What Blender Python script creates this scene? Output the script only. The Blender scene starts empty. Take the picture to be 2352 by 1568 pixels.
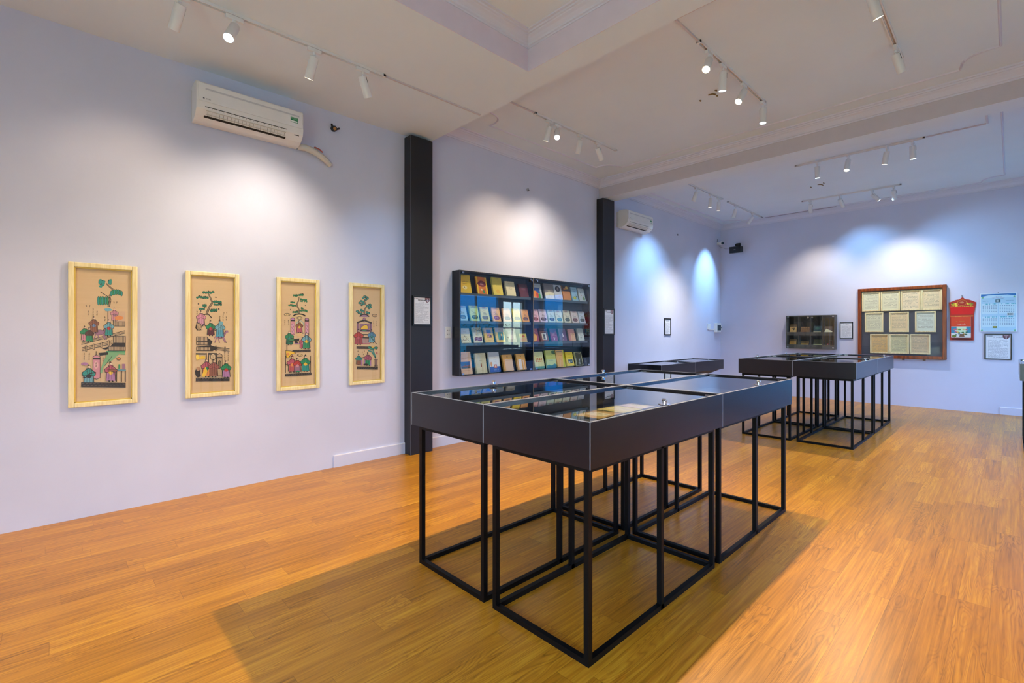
import bpy, math, random
from mathutils import Vector, Matrix
PI = math.pi
C = bpy.context.scene.collection
sc = bpy.context.scene
# ------------------------------------------------------------------ camera
F_PX = 1103.0
cam_d = bpy.data.cameras.new('camera'); cam = bpy.data.objects.new('camera', cam_d); C.objects.link(cam)
cam_d.sensor_fit = 'HORIZONTAL'; cam_d.sensor_width = 36.0
cam_d.lens = F_PX / 2352 * 36.0
cam_d.shift_y = -22.5 / 2352
cam_d.clip_start = 0.02
cam.location = (4.673, 0.0, 1.35)
cam.rotation_euler = (PI / 2, 0, math.radians(46.12))
sc.camera = cam
# ------------------------------------------------------------------ colour management
sc.view_settings.view_transform = 'Standard'; sc.view_settings.look = 'None'
sc.view_settings.gamma = 1; sc.view_settings.use_curve_mapping = False
sc.view_settings.exposure = 0.24
sc.cycles.max_bounces = 10; sc.cycles.diffuse_bounces = 6; sc.cycles.glossy_bounces = 6
sc.cycles.transparent_max_bounces = 24; sc.cycles.sample_clamp_indirect = 6
# ------------------------------------------------------------------ world: bright hazy sky
w = bpy.data.worlds.new('sky'); sc.world = w; w.use_nodes = True
nt = w.node_tree; bg = nt.nodes['Background']
tc = nt.nodes.new('ShaderNodeTexCoord'); sp = nt.nodes.new('ShaderNodeSeparateXYZ'); rp = nt.nodes.new('ShaderNodeValToRGB')
nt.links.new(tc.outputs['Generated'], sp.inputs[0]); nt.links.new(sp.outputs[2], rp.inputs[0])
rp.color_ramp.elements[0].position = 0.0; rp.color_ramp.elements[0].color = (.30, .38, .30, 1)
rp.color_ramp.elements[1].position = 0.12; rp.color_ramp.elements[1].color = (.50, .76, 1.08, 1)
nt.links.new(rp.outputs[0], bg.inputs[0]); bg.inputs[1].default_value = 16
# room constants
W = 6.0; YN = -2.4; YB = 11.2; ZC = 3.80; ZS = 3.53
def portal(name, loc, rot, sx, sy):
    l = bpy.data.lights.new(name, 'AREA'); l.shape = 'RECTANGLE'; l.size = sx; l.size_y = sy
    l.cycles.is_portal = True
    o = bpy.data.objects.new(name, l); C.objects.link(o); o.location = loc; o.rotation_euler = rot
portal('window_portal', (W + .12, 10.05, 1.56), (0, PI / 2, 0), 1.46, .9)
portal('added_doors_portal', (4.35, YN - .12, 1.25), (PI / 2, 0, 0), 2.7, 2.4)
portal('window_portal.001', (W + .12, 4.75, 1.56), (0, PI / 2, 0), 1.46, .8)
portal('window_portal.002', (W + .12, 8.2, 1.36), (0, PI / 2, 0), 2.12, 2.6)
portal('back_portal', (5.5, YB + .12, 1.3), (-PI / 2, 0, 0), .9, 2.5)
WARM = (1.0, .76, .50); NEUT = (1.0, .86, .66); COOL = (.32, .64, 1.05)
# ------------------------------------------------------------------ materials
def lin(c):
    if isinstance(c, str):
        c = [int(c[i:i + 2], 16) / 255 for i in (0, 2, 4)]
    return tuple(v / 12.92 if v <= .04045 else ((v + .055) / 1.055) ** 2.4 for v in c)
MC = {}
def M(hexc, rough=.6, metal=0, spec=.5, bump=0, name=None):
    k = (hexc, rough, metal, spec, bump)
    if k in MC: return MC[k]
    m = bpy.data.materials.new(name or 'paint_' + hexc); m.use_nodes = True
    b = m.node_tree.nodes['Principled BSDF']
    b.inputs['Base Color'].default_value = (*lin(hexc), 1)
    b.inputs['Roughness'].default_value = rough; b.inputs['Metallic'].default_value = metal
    b.inputs['Specular IOR Level'].default_value = spec
    n = m.node_tree.nodes; L = m.node_tree.links
    # slight procedural tone variation, everything gets one
    no = n.new('ShaderNodeTexNoise'); no.inputs['Scale'].default_value = 9; no.inputs['Detail'].default_value = 3
    t = n.new('ShaderNodeTexCoord'); L.new(t.outputs['Object'], no.inputs['Vector'])
    mx = n.new('ShaderNodeMixRGB'); mx.blend_type = 'MULTIPLY'; mx.inputs[0].default_value = .10
    mx.inputs[1].default_value = (*lin(hexc), 1); L.new(no.outputs['Fac'], mx.inputs[2]); 
    L.new(mx.outputs[0], b.inputs['Base Color'])
    if bump:
        bp = n.new('ShaderNodeBump'); bp.inputs['Strength'].default_value = bump; bp.inputs['Distance'].default_value = .01
        L.new(no.outputs['Fac'], bp.inputs['Height']); L.new(bp.outputs[0], b.inputs['Normal'])
    MC[k] = m; return m
def emis(name, col, s):
    m = bpy.data.materials.new(name); m.use_nodes = True; b = m.node_tree.nodes['Principled BSDF']
    b.inputs['Base Color'].default_value = (*col, 1); b.inputs['Emission Color'].default_value = (*col, 1)
    b.inputs['Emission Strength'].default_value = s; return m
def glass_mat(name, tint=(1, 1, 1), f0=.08, rough=0.0):
    """thin pane: clear, with an angle dependent mirror reflection (same from both faces)"""
    m = bpy.data.materials.new(name); m.use_nodes = True; n = m.node_tree.nodes; L = m.node_tree.links
    n.remove(n['Principled BSDF']); out = n['Material Output']
    tr = n.new('ShaderNodeBsdfTransparent'); tr.inputs[0].default_value = (*tint, 1)
    gl = n.new('ShaderNodeBsdfGlossy'); gl.inputs['Roughness'].default_value = rough
    g = n.new('ShaderNodeNewGeometry'); d = n.new('ShaderNodeVectorMath'); d.operation = 'DOT_PRODUCT'
    L.new(g.outputs['Normal'], d.inputs[0]); L.new(g.outputs['Incoming'], d.inputs[1])
    def mt(op, a, b_):
        x = n.new('ShaderNodeMath'); x.operation = op
        for i, v in enumerate((a, b_)):
            if isinstance(v, (int, float)): x.inputs[i].default_value = v
            else: L.new(v, x.inputs[i])
        return x.outputs[0]
    def mt2(a):
        x = n.new('ShaderNodeMath'); x.operation = 'ADD'; x.inputs[1].default_value = 1.0; L.new(a, x.inputs[0]); return x.outputs[0]
    ab = n.new('ShaderNodeMath'); ab.operation = 'ABSOLUTE'; L.new(d.outputs['Value'], ab.inputs[0])
    fr = mt('ADD', f0, mt('MULTIPLY', 1 - f0, mt('POWER', mt('SUBTRACT', 1.0, ab.outputs[0]), 5.0)))
    fr = mt('DIVIDE', mt('MULTIPLY', fr, 2.0), mt2(fr))
    mx = n.new('ShaderNodeMixShader'); L.new(fr, mx.inputs[0]); L.new(tr.outputs[0], mx.inputs[1]); L.new(gl.outputs[0], mx.inputs[2])
    L.new(mx.outputs[0], out.inputs[0]); return m
GLASS = glass_mat('clear_glass', (.95, .98, .97), .045)
PICGL = glass_mat('picture_glass', (1, 1, 1), .02)
def wall_mat(name, hexc, blot=.05, bump=.15):
    m = bpy.data.materials.new(name); m.use_nodes = True; n = m.node_tree.nodes; L = m.node_tree.links
    b = n['Principled BSDF']; b.inputs['Roughness'].default_value = .62; b.inputs['Specular IOR Level'].default_value = .35
    t = n.new('ShaderNodeTexCoord')
    a = n.new('ShaderNodeTexNoise'); a.inputs['Scale'].default_value = 1.3; a.inputs['Detail'].default_value = 5
    L.new(t.outputs['Object'], a.inputs['Vector'])
    r = n.new('ShaderNodeValToRGB'); c = lin(hexc)
    r.color_ramp.elements[0].position = .3; r.color_ramp.elements[0].color = (*[v * (1 - blot) for v in c], 1)
    r.color_ramp.elements[1].position = .7; r.color_ramp.elements[1].color = (*[min(1, v * (1 + blot * .6)) for v in c], 1)
    L.new(a.outputs['Fac'], r.inputs[0]); L.new(r.outputs[0], b.inputs['Base Color'])
    f = n.new('ShaderNodeTexNoise'); f.inputs['Scale'].default_value = 6; f.inputs['Detail'].default_value = 8
    L.new(t.outputs['Object'], f.inputs['Vector'])
    bp = n.new('ShaderNodeBump'); bp.inputs['Strength'].default_value = bump; bp.inputs['Distance'].default_value = .02
    L.new(f.outputs['Fac'], bp.inputs['Height']); L.new(bp.outputs[0], b.inputs['Normal'])
    return m
WALL = wall_mat('lavender_wall_paint', 'cacce0')
CEIL = wall_mat('ceiling_paint', 'dbe5ee', .03, .06)
TRIM = wall_mat('cornice_paint', 'd4d4e4', .02, .02)
def floor_mat():
    m = bpy.data.materials.new('oak_laminate_planks'); m.use_nodes = True; n = m.node_tree.nodes; L = m.node_tree.links
    b = n['Principled BSDF']
    def math_(op, a, bb=None, c=None):
        x = n.new('ShaderNodeMath'); x.operation = op
        for i, v in enumerate((a, bb, c)):
            if v is None: continue
            if isinstance(v, (int, float)): x.inputs[i].default_value = v
            else: L.new(v, x.inputs[i])
        return x.outputs[0]
    t = n.new('ShaderNodeTexCoord'); s = n.new('ShaderNodeSeparateXYZ'); L.new(t.outputs['Object'], s.inputs[0])
    X, Y = s.outputs[0], s.outputs[1]
    PW, PL = .118, .96
    row = math_('FLOOR', math_('DIVIDE', X, PW))
    rw = n.new('ShaderNodeTexWhiteNoise'); rw.noise_dimensions = '1D'; L.new(row, rw.inputs['W'])
    yy = math_('DIVIDE', math_('ADD', Y, math_('MULTIPLY', rw.outputs['Value'], 5.0)), PL)
    idx = math_('FLOOR', yy)
    cmb = n.new('ShaderNodeCombineXYZ'); L.new(row, cmb.inputs[0]); L.new(idx, cmb.inputs[1])
    pn = n.new('ShaderNodeTexWhiteNoise'); pn.noise_dimensions = '2D'; L.new(cmb.outputs[0], pn.inputs['Vector'])
    # grain coordinates: stretched along Y, offset per plank
    off = math_('MULTIPLY', pn.outputs['Value'], 37.0)
    g = n.new('ShaderNodeCombineXYZ'); L.new(math_('MULTIPLY', X, 15.0), g.inputs[0]); L.new(math_('MULTIPLY', Y, 1.5), g.inputs[1]); L.new(off, g.inputs[2])
    g1 = n.new('ShaderNodeTexNoise'); g1.inputs['Scale'].default_value = 1.0; g1.inputs['Detail'].default_value = 1.5; g1.inputs['Distortion'].default_value = .5
    L.new(g.outputs[0], g1.inputs['Vector'])
    # contour lines of the smooth noise give cathedral grain, only in patches
    fr = math_('FRACT', math_('MULTIPLY', g1.outputs['Fac'], 17.0))
    ring = math_('POWER', math_('ABSOLUTE', math_('SUBTRACT', math_('MULTIPLY', fr, 2.0), 1.0)), 2.2)
    m1 = n.new('ShaderNodeCombineXYZ'); L.new(math_('MULTIPLY', X, 6.0), m1.inputs[0]); L.new(math_('MULTIPLY', Y, 1.0), m1.inputs[1]); L.new(math_('ADD', off, 11.0), m1.inputs[2])
    mk = n.new('ShaderNodeTexNoise'); mk.inputs['Scale'].default_value = 1.0; mk.inputs['Detail'].default_value = 1; L.new(m1.outputs[0], mk.inputs['Vector'])
    mask = n.new('ShaderNodeMapRange'); mask.inputs[1].default_value = .42; mask.inputs[2].default_value = .62; L.new(mk.outputs['Fac'], mask.inputs[0])
    f = n.new('ShaderNodeCombineXYZ'); L.new(math_('MULTIPLY', X, 75.0), f.inputs[0]); L.new(math_('MULTIPLY', Y, 2.2), f.inputs[1]); L.new(off, f.inputs[2])
    g2 = n.new('ShaderNodeTexNoise'); g2.inputs['Scale'].default_value = 1.0; g2.inputs['Detail'].default_value = 5; g2.inputs['Roughness'].default_value = .6; L.new(f.outputs[0], g2.inputs['Vector'])
    v = math_('MULTIPLY', g2.outputs['Fac'], .85)
    v = math_('SUBTRACT', v, math_('MULTIPLY', math_('MULTIPLY', ring, mask.outputs[0]), .22))
    v = math_('ADD', v, math_('MULTIPLY', pn.outputs['Value'], .16))
    v = math_('ADD', v, math_('MULTIPLY', mk.outputs['Fac'], .22))
    r = n.new('ShaderNodeValToRGB'); e = r.color_ramp.elements
    e[0].position = .25; e[0].color = (*lin('74460c'), 1); e[1].position = .90; e[1].color = (*lin('d89e2a'), 1)
    k = e.new(.62); k.color = (*lin('b8791a'), 1)
    L.new(v, r.inputs[0])
    # seams
    fx = math_('FRACT', math_('DIVIDE', X, PW)); fy = math_('FRACT', yy)
    sx = math_('LESS_THAN', math_('MINIMUM', fx, math_('SUBTRACT', 1.0, fx)), .010)
    sy = math_('LESS_THAN', math_('MINIMUM', fy, math_('SUBTRACT', 1.0, fy)), .0014)
    seam = math_('MAXIMUM', sx, sy)
    mx = n.new('ShaderNodeMixRGB'); mx.blend_type = 'MULTIPLY'; L.new(math_('MULTIPLY', seam, .38), mx.inputs[0]); L.new(r.outputs[0], mx.inputs[1]); mx.inputs[2].default_value = (.25, .15, .08, 1)
    L.new(mx.outputs[0], b.inputs['Base Color'])
    L.new(math_('ADD', .27, math_('MULTIPLY', g2.outputs['Fac'], .12)), b.inputs['Roughness'])
    b.inputs['Specular IOR Level'].default_value = .42
    bp = n.new('ShaderNodeBump'); bp.inputs['Strength'].default_value = .10; bp.inputs['Distance'].default_value = .002
    L.new(math_('SUBTRACT', v, seam), bp.inputs['Height']); L.new(bp.outputs[0], b.inputs['Normal'])
    return m
FLOOR = floor_mat()
def wood_mat(name, dark, light, sc_=1.0, rough=.4, axis=2):
    m = bpy.data.materials.new(name); m.use_nodes = True; n = m.node_tree.nodes; L = m.node_tree.links; b = n['Principled BSDF']
    t = n.new('ShaderNodeTexCoord'); mp = n.new('ShaderNodeMapping'); L.new(t.outputs['Object'], mp.inputs[0])
    s = [60, 60, 60]; s[axis] = 5; mp.inputs['Scale'].default_value = [v * sc_ for v in s]
    no = n.new('ShaderNodeTexNoise'); no.inputs['Scale'].default_value = 1; no.inputs['Detail'].default_value = 4; no.inputs['Distortion'].default_value = .8
    L.new(mp.outputs[0], no.inputs['Vector']); r = n.new('ShaderNodeValToRGB')
    r.color_ramp.elements[0].position = .3; r.color_ramp.elements[0].color = (*lin(dark), 1)
    r.color_ramp.elements[1].position = .7; r.color_ramp.elements[1].color = (*lin(light), 1)
    L.new(no.outputs['Fac'], r.inputs[0]); L.new(r.outputs[0], b.inputs['Base Color']); b.inputs['Roughness'].default_value = rough
    return m
PINE = wood_mat('pale_pine_moulding', 'd9c48c', 'efe0b0'); GOLDLIP = M('e2c15c', .3, .35)
BROWNW = wood_mat('varnished_red_brown_wood', '5a2208', '9a4a18', .5, .3)
def silk_mat():
    m = bpy.data.materials.new('wrinkled_buff_paper'); m.use_nodes = True; n = m.node_tree.nodes; L = m.node_tree.links; b = n['Principled BSDF']
    t = n.new('ShaderNodeTexCoord'); mp = n.new('ShaderNodeMapping'); L.new(t.outputs['Object'], mp.inputs[0]); mp.inputs['Scale'].default_value = (3, 1, 22)
    no = n.new('ShaderNodeTexNoise'); no.inputs['Scale'].default_value = 1; no.inputs['Detail'].default_value = 3; no.inputs['Distortion'].default_value = .4
    L.new(mp.outputs[0], no.inputs['Vector']); r = n.new('ShaderNodeValToRGB')
    r.color_ramp.elements[0].position = .25; r.color_ramp.elements[0].color = (*lin('c9ac84'), 1)
    r.color_ramp.elements[1].position = .6; r.color_ramp.elements[1].color = (*lin('cdb088'), 1)
    L.new(no.outputs['Fac'], r.inputs[0]); L.new(r.outputs[0], b.inputs['Base Color']); b.inputs['Roughness'].default_value = .7
    bp = n.new('ShaderNodeBump'); bp.inputs['Strength'].default_value = .35; bp.inputs['Distance'].default_value = .006
    L.new(no.outputs['Fac'], bp.inputs['Height']); L.new(bp.outputs[0], b.inputs['Normal'])
    return m
SILK = silk_mat()
PANEL = M('11121b', .26, 0, .5, name='charcoal_laminate'); STEEL = M('050507', .45, .0, .18, name='black_powder_coat')
EDGE = M('8e8e96', .4, name='pale_panel_edge'); COLM = M('222228', .42, 0, .35, name='charcoal_column_board')
CHROME = M('d8dade', .12, 1, name='chrome'); WHITEP = M('e9e7e6', .35, name='white_plastic'); WHITEM = M('e4e2e4', .4, name='white_enamel')
BLACKP = M('0b0b0d', .35, name='black_plastic'); INSIDE = M('23262c', .6, name='dark_backing_board')
INK = '1d1a1c'
# ------------------------------------------------------------------ mesh builder
class MB:
    def __init__(s): s.v = []; s.f = []; s.mi = []; s.mats = []
    def m(s, mat):
        if mat not in s.mats: s.mats.append(mat)
        return s.mats.index(mat)
    def poly(s, pts, mat):
        k = len(s.v); s.v += [tuple(p) for p in pts]; s.f.append(list(range(k, k + len(pts)))); s.mi.append(s.m(mat))
    def box(s, a, b, mat, bev=0):
        (x0, y0, z0), (x1, y1, z1) = [tuple(map(min, a, b)), tuple(map(max, a, b))]
        k = len(s.v); s.v += [(x, y, z) for x in (x0, x1) for y in (y0, y1) for z in (z0, z1)]
        for q in ((0, 1, 3, 2), (4, 6, 7, 5), (0, 4, 5, 1), (2, 3, 7, 6), (0, 2, 6, 4), (1, 5, 7, 3)):
            s.f.append([k + i for i in q]); s.mi.append(s.m(mat))
    def prism(s, prof, x0, x1, mat):      # profile in (y,z), extruded along x
        n = len(prof); k = len(s.v)
        s.v += [(x0, *p) for p in prof] + [(x1, *p) for p in prof]; i = s.m(mat)
        for a in range(n):
            b = (a + 1) % n; s.f.append([k + a, k + b, k + n + b, k + n + a]); s.mi.append(i)
        s.f.append([k + a for a in range(n)][::-1]); s.mi.append(i); s.f.append([k + n + a for a in range(n)]); s.mi.append(i)
    def tube(s, pts, r, mat, n=12, caps=True):
        pts = [Vector(p) for p in pts]; rs = r if isinstance(r, (list, tuple)) else [r] * len(pts)
        rings = []; up = None
        for i, p in enumerate(pts):
            d = (pts[min(i + 1, len(pts) - 1)] - pts[max(i - 1, 0)]).normalized()
            if up is None or abs(up.dot(d)) > .95: up = Vector((0, 0, 1)) if abs(d.z) < .9 else Vector((1, 0, 0))
            u = d.cross(up).normalized(); v = u.cross(d).normalized(); up = v
            k = len(s.v); s.v += [tuple(p + rs[i] * (math.cos(t) * u + math.sin(t) * v)) for t in [2 * PI * j / n for j in range(n)]]
            rings.append(k)
        i = s.m(mat)
        for a, b in zip(rings, rings[1:]):
            for j in range(n): s.f.append([a + j, a + (j + 1) % n, b + (j + 1) % n, b + j]); s.mi.append(i)
        if caps:
            s.f.append([rings[0] + j for j in range(n)][::-1]); s.mi.append(i); s.f.append([rings[-1] + j for j in range(n)]); s.mi.append(i)
    def build(s, name, parent=None, smooth=False, bevel=0):
        me = bpy.data.meshes.new(name); me.from_pydata(s.v, [], s.f); me.validate()
        for m in s.mats: me.materials.append(m)
        if len(me.polygons) == len(s.mi): me.polygons.foreach_set('material_index', s.mi)
        import bmesh
        bm = bmesh.new(); bm.from_mesh(me); bmesh.ops.recalc_face_normals(bm, faces=bm.faces) if not getattr(s, 'flat', False) else None
        bm.to_mesh(me); bm.free()
        o = bpy.data.objects.new(name, me); C.objects.link(o)
        if parent: o.parent = parent
        if smooth:
            for p in me.polygons: p.use_smooth = True
            try: me.set_sharp_from_angle(angle=math.radians(40))
            except Exception: pass
        if bevel:
            b = o.modifiers.new('bevel', 'BEVEL'); b.width = bevel; b.segments = 2; b.limit_method = 'ANGLE'
        return o
def thing(name, label, cat, loc=(0, 0, 0), rot=(0, 0, 0), group=None):
    o = bpy.data.objects.new(name, None); C.objects.link(o); o.location = loc; o.rotation_euler = rot; o.empty_display_size = .05
    return tag(o, label, cat, group)
def tag(o, label, cat, group=None):
    o['label'] = label; o['category'] = cat
    if group: o['group'] = group
    return o
def struct(o, label=None, cat=None):
    o['kind'] = 'structure'
    if label: o['label'] = label
    if cat: o['category'] = cat
    return o
# ------------------------------------------------------------------ flat artwork (paint and print lying on a sheet)
TXT = {}
def text_tris(s):
    if s in TXT: return TXT[s]
    cu = bpy.data.curves.new('t', 'FONT'); cu.body = s; cu.size = 1; cu.resolution_u = 2
    o = bpy.data.objects.new('t', cu); C.objects.link(o)
    dg = bpy.context.evaluated_depsgraph_get(); me = o.evaluated_get(dg).to_mesh()
    V = [(v.co.x, v.co.y) for v in me.vertices]; T = [list(p.vertices) for p in me.polygons]
    if V:
        x0 = min(v[0] for v in V); x1 = max(v[0] for v in V); y0 = min(v[1] for v in V); y1 = max(v[1] for v in V)
        V = [(v[0] - x0, v[1] - y0) for v in V]
    else: x0 = y0 = 0; x1 = y1 = 1
    o.evaluated_get(dg).to_mesh_clear(); C.objects.unlink(o); bpy.data.objects.remove(o); bpy.data.curves.remove(cu)
    TXT[s] = (V, T, x1 - x0, y1 - y0); return TXT[s]
class Art:
    """flat print in local X (right) / Z (up), facing -Y; fmap maps drawing units to metres"""
    def __init__(s, y=0, fmap=None, step=.00005): s.mb = MB(); s.mb.flat = True; s.y = y; s.n = 0; s.fm = fmap or (lambda a, b: (a, b)); s.step = step; s.R = random.Random(5)
    def poly(s, pts, col, lift=True):
        m = col if not isinstance(col, str) else M(col, .55)
        if lift: s.n += 1
        y = s.y - s.step * (1 + s.n * .25)
        q = [s.fm(*p) for p in pts]
        a = sum(q[i][0] * q[(i + 1) % len(q)][1] - q[(i + 1) % len(q)][0] * q[i][1] for i in range(len(q)))
        if a < 0: q = q[::-1]
        s.mb.poly([(p[0], y, p[1]) for p in q], m)
    def rect(s, x0, y0, x1, y1, col): s.poly([(x0, y0), (x1, y0), (x1, y1), (x0, y1)], col)
    def ell(s, cx, cy, rx, ry, col, n=14, a0=0, a1=2 * PI): s.poly([(cx + rx * math.cos(a0 + (a1 - a0) * i / n), cy + ry * math.sin(a0 + (a1 - a0) * i / n)) for i in range(n + (0 if a1 - a0 > 6.2 else 1))], col)
    def blob(s, cx, cy, rx, ry, col, n=11, j=.25): s.poly([(cx + rx * (1 + s.R.uniform(-j, j)) * math.cos(2 * PI * i / n), cy + ry * (1 + s.R.uniform(-j, j)) * math.sin(2 * PI * i / n)) for i in range(n)], col)
    def line(s, pts, wd, col):
        s.n += 1
        for a, b in zip(pts, pts[1:]):
            d = math.hypot(b[0] - a[0], b[1] - a[1]) or 1; nx, ny = -(b[1] - a[1]) / d * wd / 2, (b[0] - a[0]) / d * wd / 2
            s.poly([(a[0] + nx, a[1] + ny), (b[0] + nx, b[1] + ny), (b[0] - nx, b[1] - ny), (a[0] - nx, a[1] - ny)], col, False)
    def text(s, t, cx, cy, h, col, maxw=None, flip=1):
        V, T, tw, th = text_tris(t); k = h / th
        kx = k if not maxw or tw * k <= maxw else maxw / tw
        s.n += 1
        for tr in T: s.poly([(cx + (V[i][0] - tw / 2) * kx, cy + flip * (V[i][1] - th / 2) * k) for i in tr], col, False)
    def words(s, x0, x1, y, h, col, fill=.8):      # a line of print too small to read
        s.n += 1; x = x0; L = abs(x1 - x0)
        while x < x1:
            wd = L * s.R.uniform(.04, .13)
            if s.R.random() < fill: s.poly([(x, y), (min(x + wd, x1), y), (min(x + wd, x1), y + h), (x, y + h)], col, False)
            x += wd + L * .02
    def glyph(s, cx, cy, r, col='2a211d'):         # brush-written character
        s.n += 1; R = s.R
        for k in range(3): s_y = cy + (k - 1) * r * .6; s.line([(cx - r * R.uniform(.3, .9), s_y), (cx + r * R.uniform(.3, .9), s_y + R.uniform(-.1, .1) * r)], r * .2, col)
        s.line([(cx + R.uniform(-.3, .3) * r, cy - r), (cx + R.uniform(-.4, .4) * r, cy + r)], r * .22, col)
    def build(s, name, parent): return s.mb.build(name, parent)
# ================================================================== THE ROOM
b = MB(); b.box((-.2, YN - .2, -.15), (W + .2, YB + .2, 0), FLOOR); struct(b.build('floor'), 'oak laminate plank floor', 'floor')
b = MB(); b.box((-.2, YN - .2, 0), (0, YB + .2, 4.0), WALL); struct(b.build('wall_left'))
b = MB(); b.box((0, YB, 0), (5.05, YB + .2, 4.0), WALL); b.box((5.95, YB, 0), (W, YB + .2, 4.0), WALL); b.box((5.05, YB, 2.55), (5.95, YB + .2, 4.0), WALL); struct(b.build('wall_back'))
def wall_x(x0, x1, holes, mat, name):     # wall in plane of y with openings (y0,y1,z0,z1)
    b = MB(); y = YN - .2
    for (a, c, z0, z1) in holes:
        b.box((x0, y, 0), (x1, a, 4), mat); b.box((x0, a, z1), (x1, c, 4), mat)
        if z0 > 0: b.box((x0, a, 0), (x1, c, z0), mat)
        y = c
    b.box((x0, y, 0), (x1, YB + .2, 4), mat); return struct(b.build(name))
wall_x(W, W + .2, [(4.35, 5.15, .83, 2.29), (6.9, 9.5, .30, 2.42), (9.6, 10.5, .83, 2.29)], WALL, 'wall_right')
b = MB(); b.box((0, YN - .2, 0), (3.0, YN, 4), WALL); b.box((5.7, YN - .2, 0), (W, YN, 4), WALL); b.box((3.0, YN - .2, 2.5), (5.7, YN, 4), WALL); struct(b.build('wall_front'))
b = MB()
b.box((0, YN, ZC), (W, YB, 4.0), CEIL)
b.box((0, YN, ZS), (1.86, 2.892, ZC + .01), CEIL); b.box((5.3, YN, ZS), (W, 2.892, ZC + .01), CEIL); b.box((1.86, YN, ZS), (5.3, -1.6, ZC + .01), CEIL)
b.box((0, 2.892, ZS), (W, 3.15, ZC + .01), CEIL); b.box((0, 6.47, 3.515), (W, 6.755, ZC + .01), CEIL)
struct(b.build('ceiling'), 'painted ceiling with dropped beams and a raised coffer', 'ceiling')
LAV = M('ddd0de', .6); b = MB(); b.box((1.8595, -1.6, ZS + .0005), (1.864, 2.892, 3.72), LAV); b.box((1.864, 2.888, ZS + .0005), (5.3, 2.8925, 3.72), LAV); b.box((5.296, -1.6, ZS + .0005), (5.3005, 2.888, 3.72), LAV); b.box((1.864, -1.6005, ZS + .0005), (5.296, -1.596, 3.72), LAV); struct(b.build('trim_6'))
b = MB(); b.box((0, 6.4665, 3.5155), (W, 6.4705, 3.69), M('c6bfc8', .6)); struct(b.build('trim_7'))
# cornices: a stepped profile run round each bay with mitred corners
def cornice(name, x0, y0, x1, y1, zb):
    d = ZC - zb
    P = [(0, 0), (.012, 0), (.014, .12), (.026, .16), (.032, .30), (.055, .52), (.075, .62), (.080, .70), (.092, .72), (.096, .86), (.112, .88), (.114, 1.0)]
    P = [(o, zb + t * d) for o, t in P]; b = MB(); k0 = []
    for o, z in P:
        k0.append(len(b.v)); b.v += [(x0 + o, y0 + o, z), (x1 - o, y0 + o, z), (x1 - o, y1 - o, z), (x0 + o, y1 - o, z)]
    i = b.m(TRIM)
    for a, c in zip(k0, k0[1:]):
        for j in range(4): b.f.append([a + j, a + (j + 1) % 4, c + (j + 1) % 4, c + j]); b.mi.append(i)
    b.flat = True; return struct(b.build(name))
cornice('trim_1', 1.86, -1.6, 5.3, 2.892, 3.715); cornice('trim_2', 0, 3.15, W, 6.47, 3.685); cornice('trim_3', 0, 6.755, W, YB, 3.685)
def bead(name, path, wd=.022, ht=.012):     # thin raised moulding on the ceiling
    b = MB(); n = len(path)
    for i in range(n - 1):
        a, c = Vector(path[i]), Vector(path[i + 1]); d = (c - a).normalized(); q = Vector((-d.y, d.x)) * wd / 2
        a = a - d * wd * .4; c = c + d * wd * .4
        pts = [a + q, c + q, c - q, a - q]; k = len(b.v)
        b.v += [(p.x, p.y, ZC + .001) for p in pts] + [(p.x * .3 + (a.x + c.x) * 0 + (a if j in (0, 3) else c).x * .7, p.y * .3 + (a if j in (0, 3) else c).y * .7, ZC - ht) for j, p in enumerate(pts)]
        for f in ((4, 5, 6, 7), (0, 1, 5, 4), (1, 2, 6, 5), (2, 3, 7, 6), (3, 0, 4, 7)): b.f.append([k + t for t in f]); b.mi.append(b.m(TRIM))
    return struct(b.build(name))
def panel_path(x0, y0, x1, y1):
    s = .08; r = .19; P = []
    for (cx, cy, dx, dy) in ((x0, y0, 1, 1), (x1, y0, -1, 1), (x1, y1, -1, -1), (x0, y1, 1, -1)):
        c = [(cx, cy + dy * (s + r)), (cx + dx * s * .8, cy + dy * (s + r))]
        c += [(cx + dx * (s * .8 + r * math.sin(t)), cy + dy * (s + r * math.cos(t))) for t in [PI / 2 * j / 6 for j in range(7)]]
        c += [(cx + dx * (s + r), cy)]
        P.append(c if dx * dy > 0 else c[::-1])
    out = P[0] + P[1] + P[2] + P[3]; return out + [out[0]]
bead('trim_4', panel_path(.38, 3.50, 4.61, 6.13)); bead('trim_5', panel_path(.26, 7.15, 4.60, 11.0))
# baseboards
def baseboard(name, a, c):
    b = MB(); (x0, y0), (x1, y1) = a, c; b.box((x0, y0, 0), (x1, y1, .112), WALL); b.box((x0, y0, .112), (x1, y1, .119), M('f0eef2', .5)); return struct(b.build(name))
baseboard('baseboard_left', (0, 2.03), (.014, 2.835)); baseboard('baseboard_left.001', (0, 3.125), (.014, 6.40)); baseboard('baseboard_left.002', (0, 6.71), (.014, 7.4))
baseboard('baseboard_back', (4.54, YB - .014), (5.03, YB))
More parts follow.
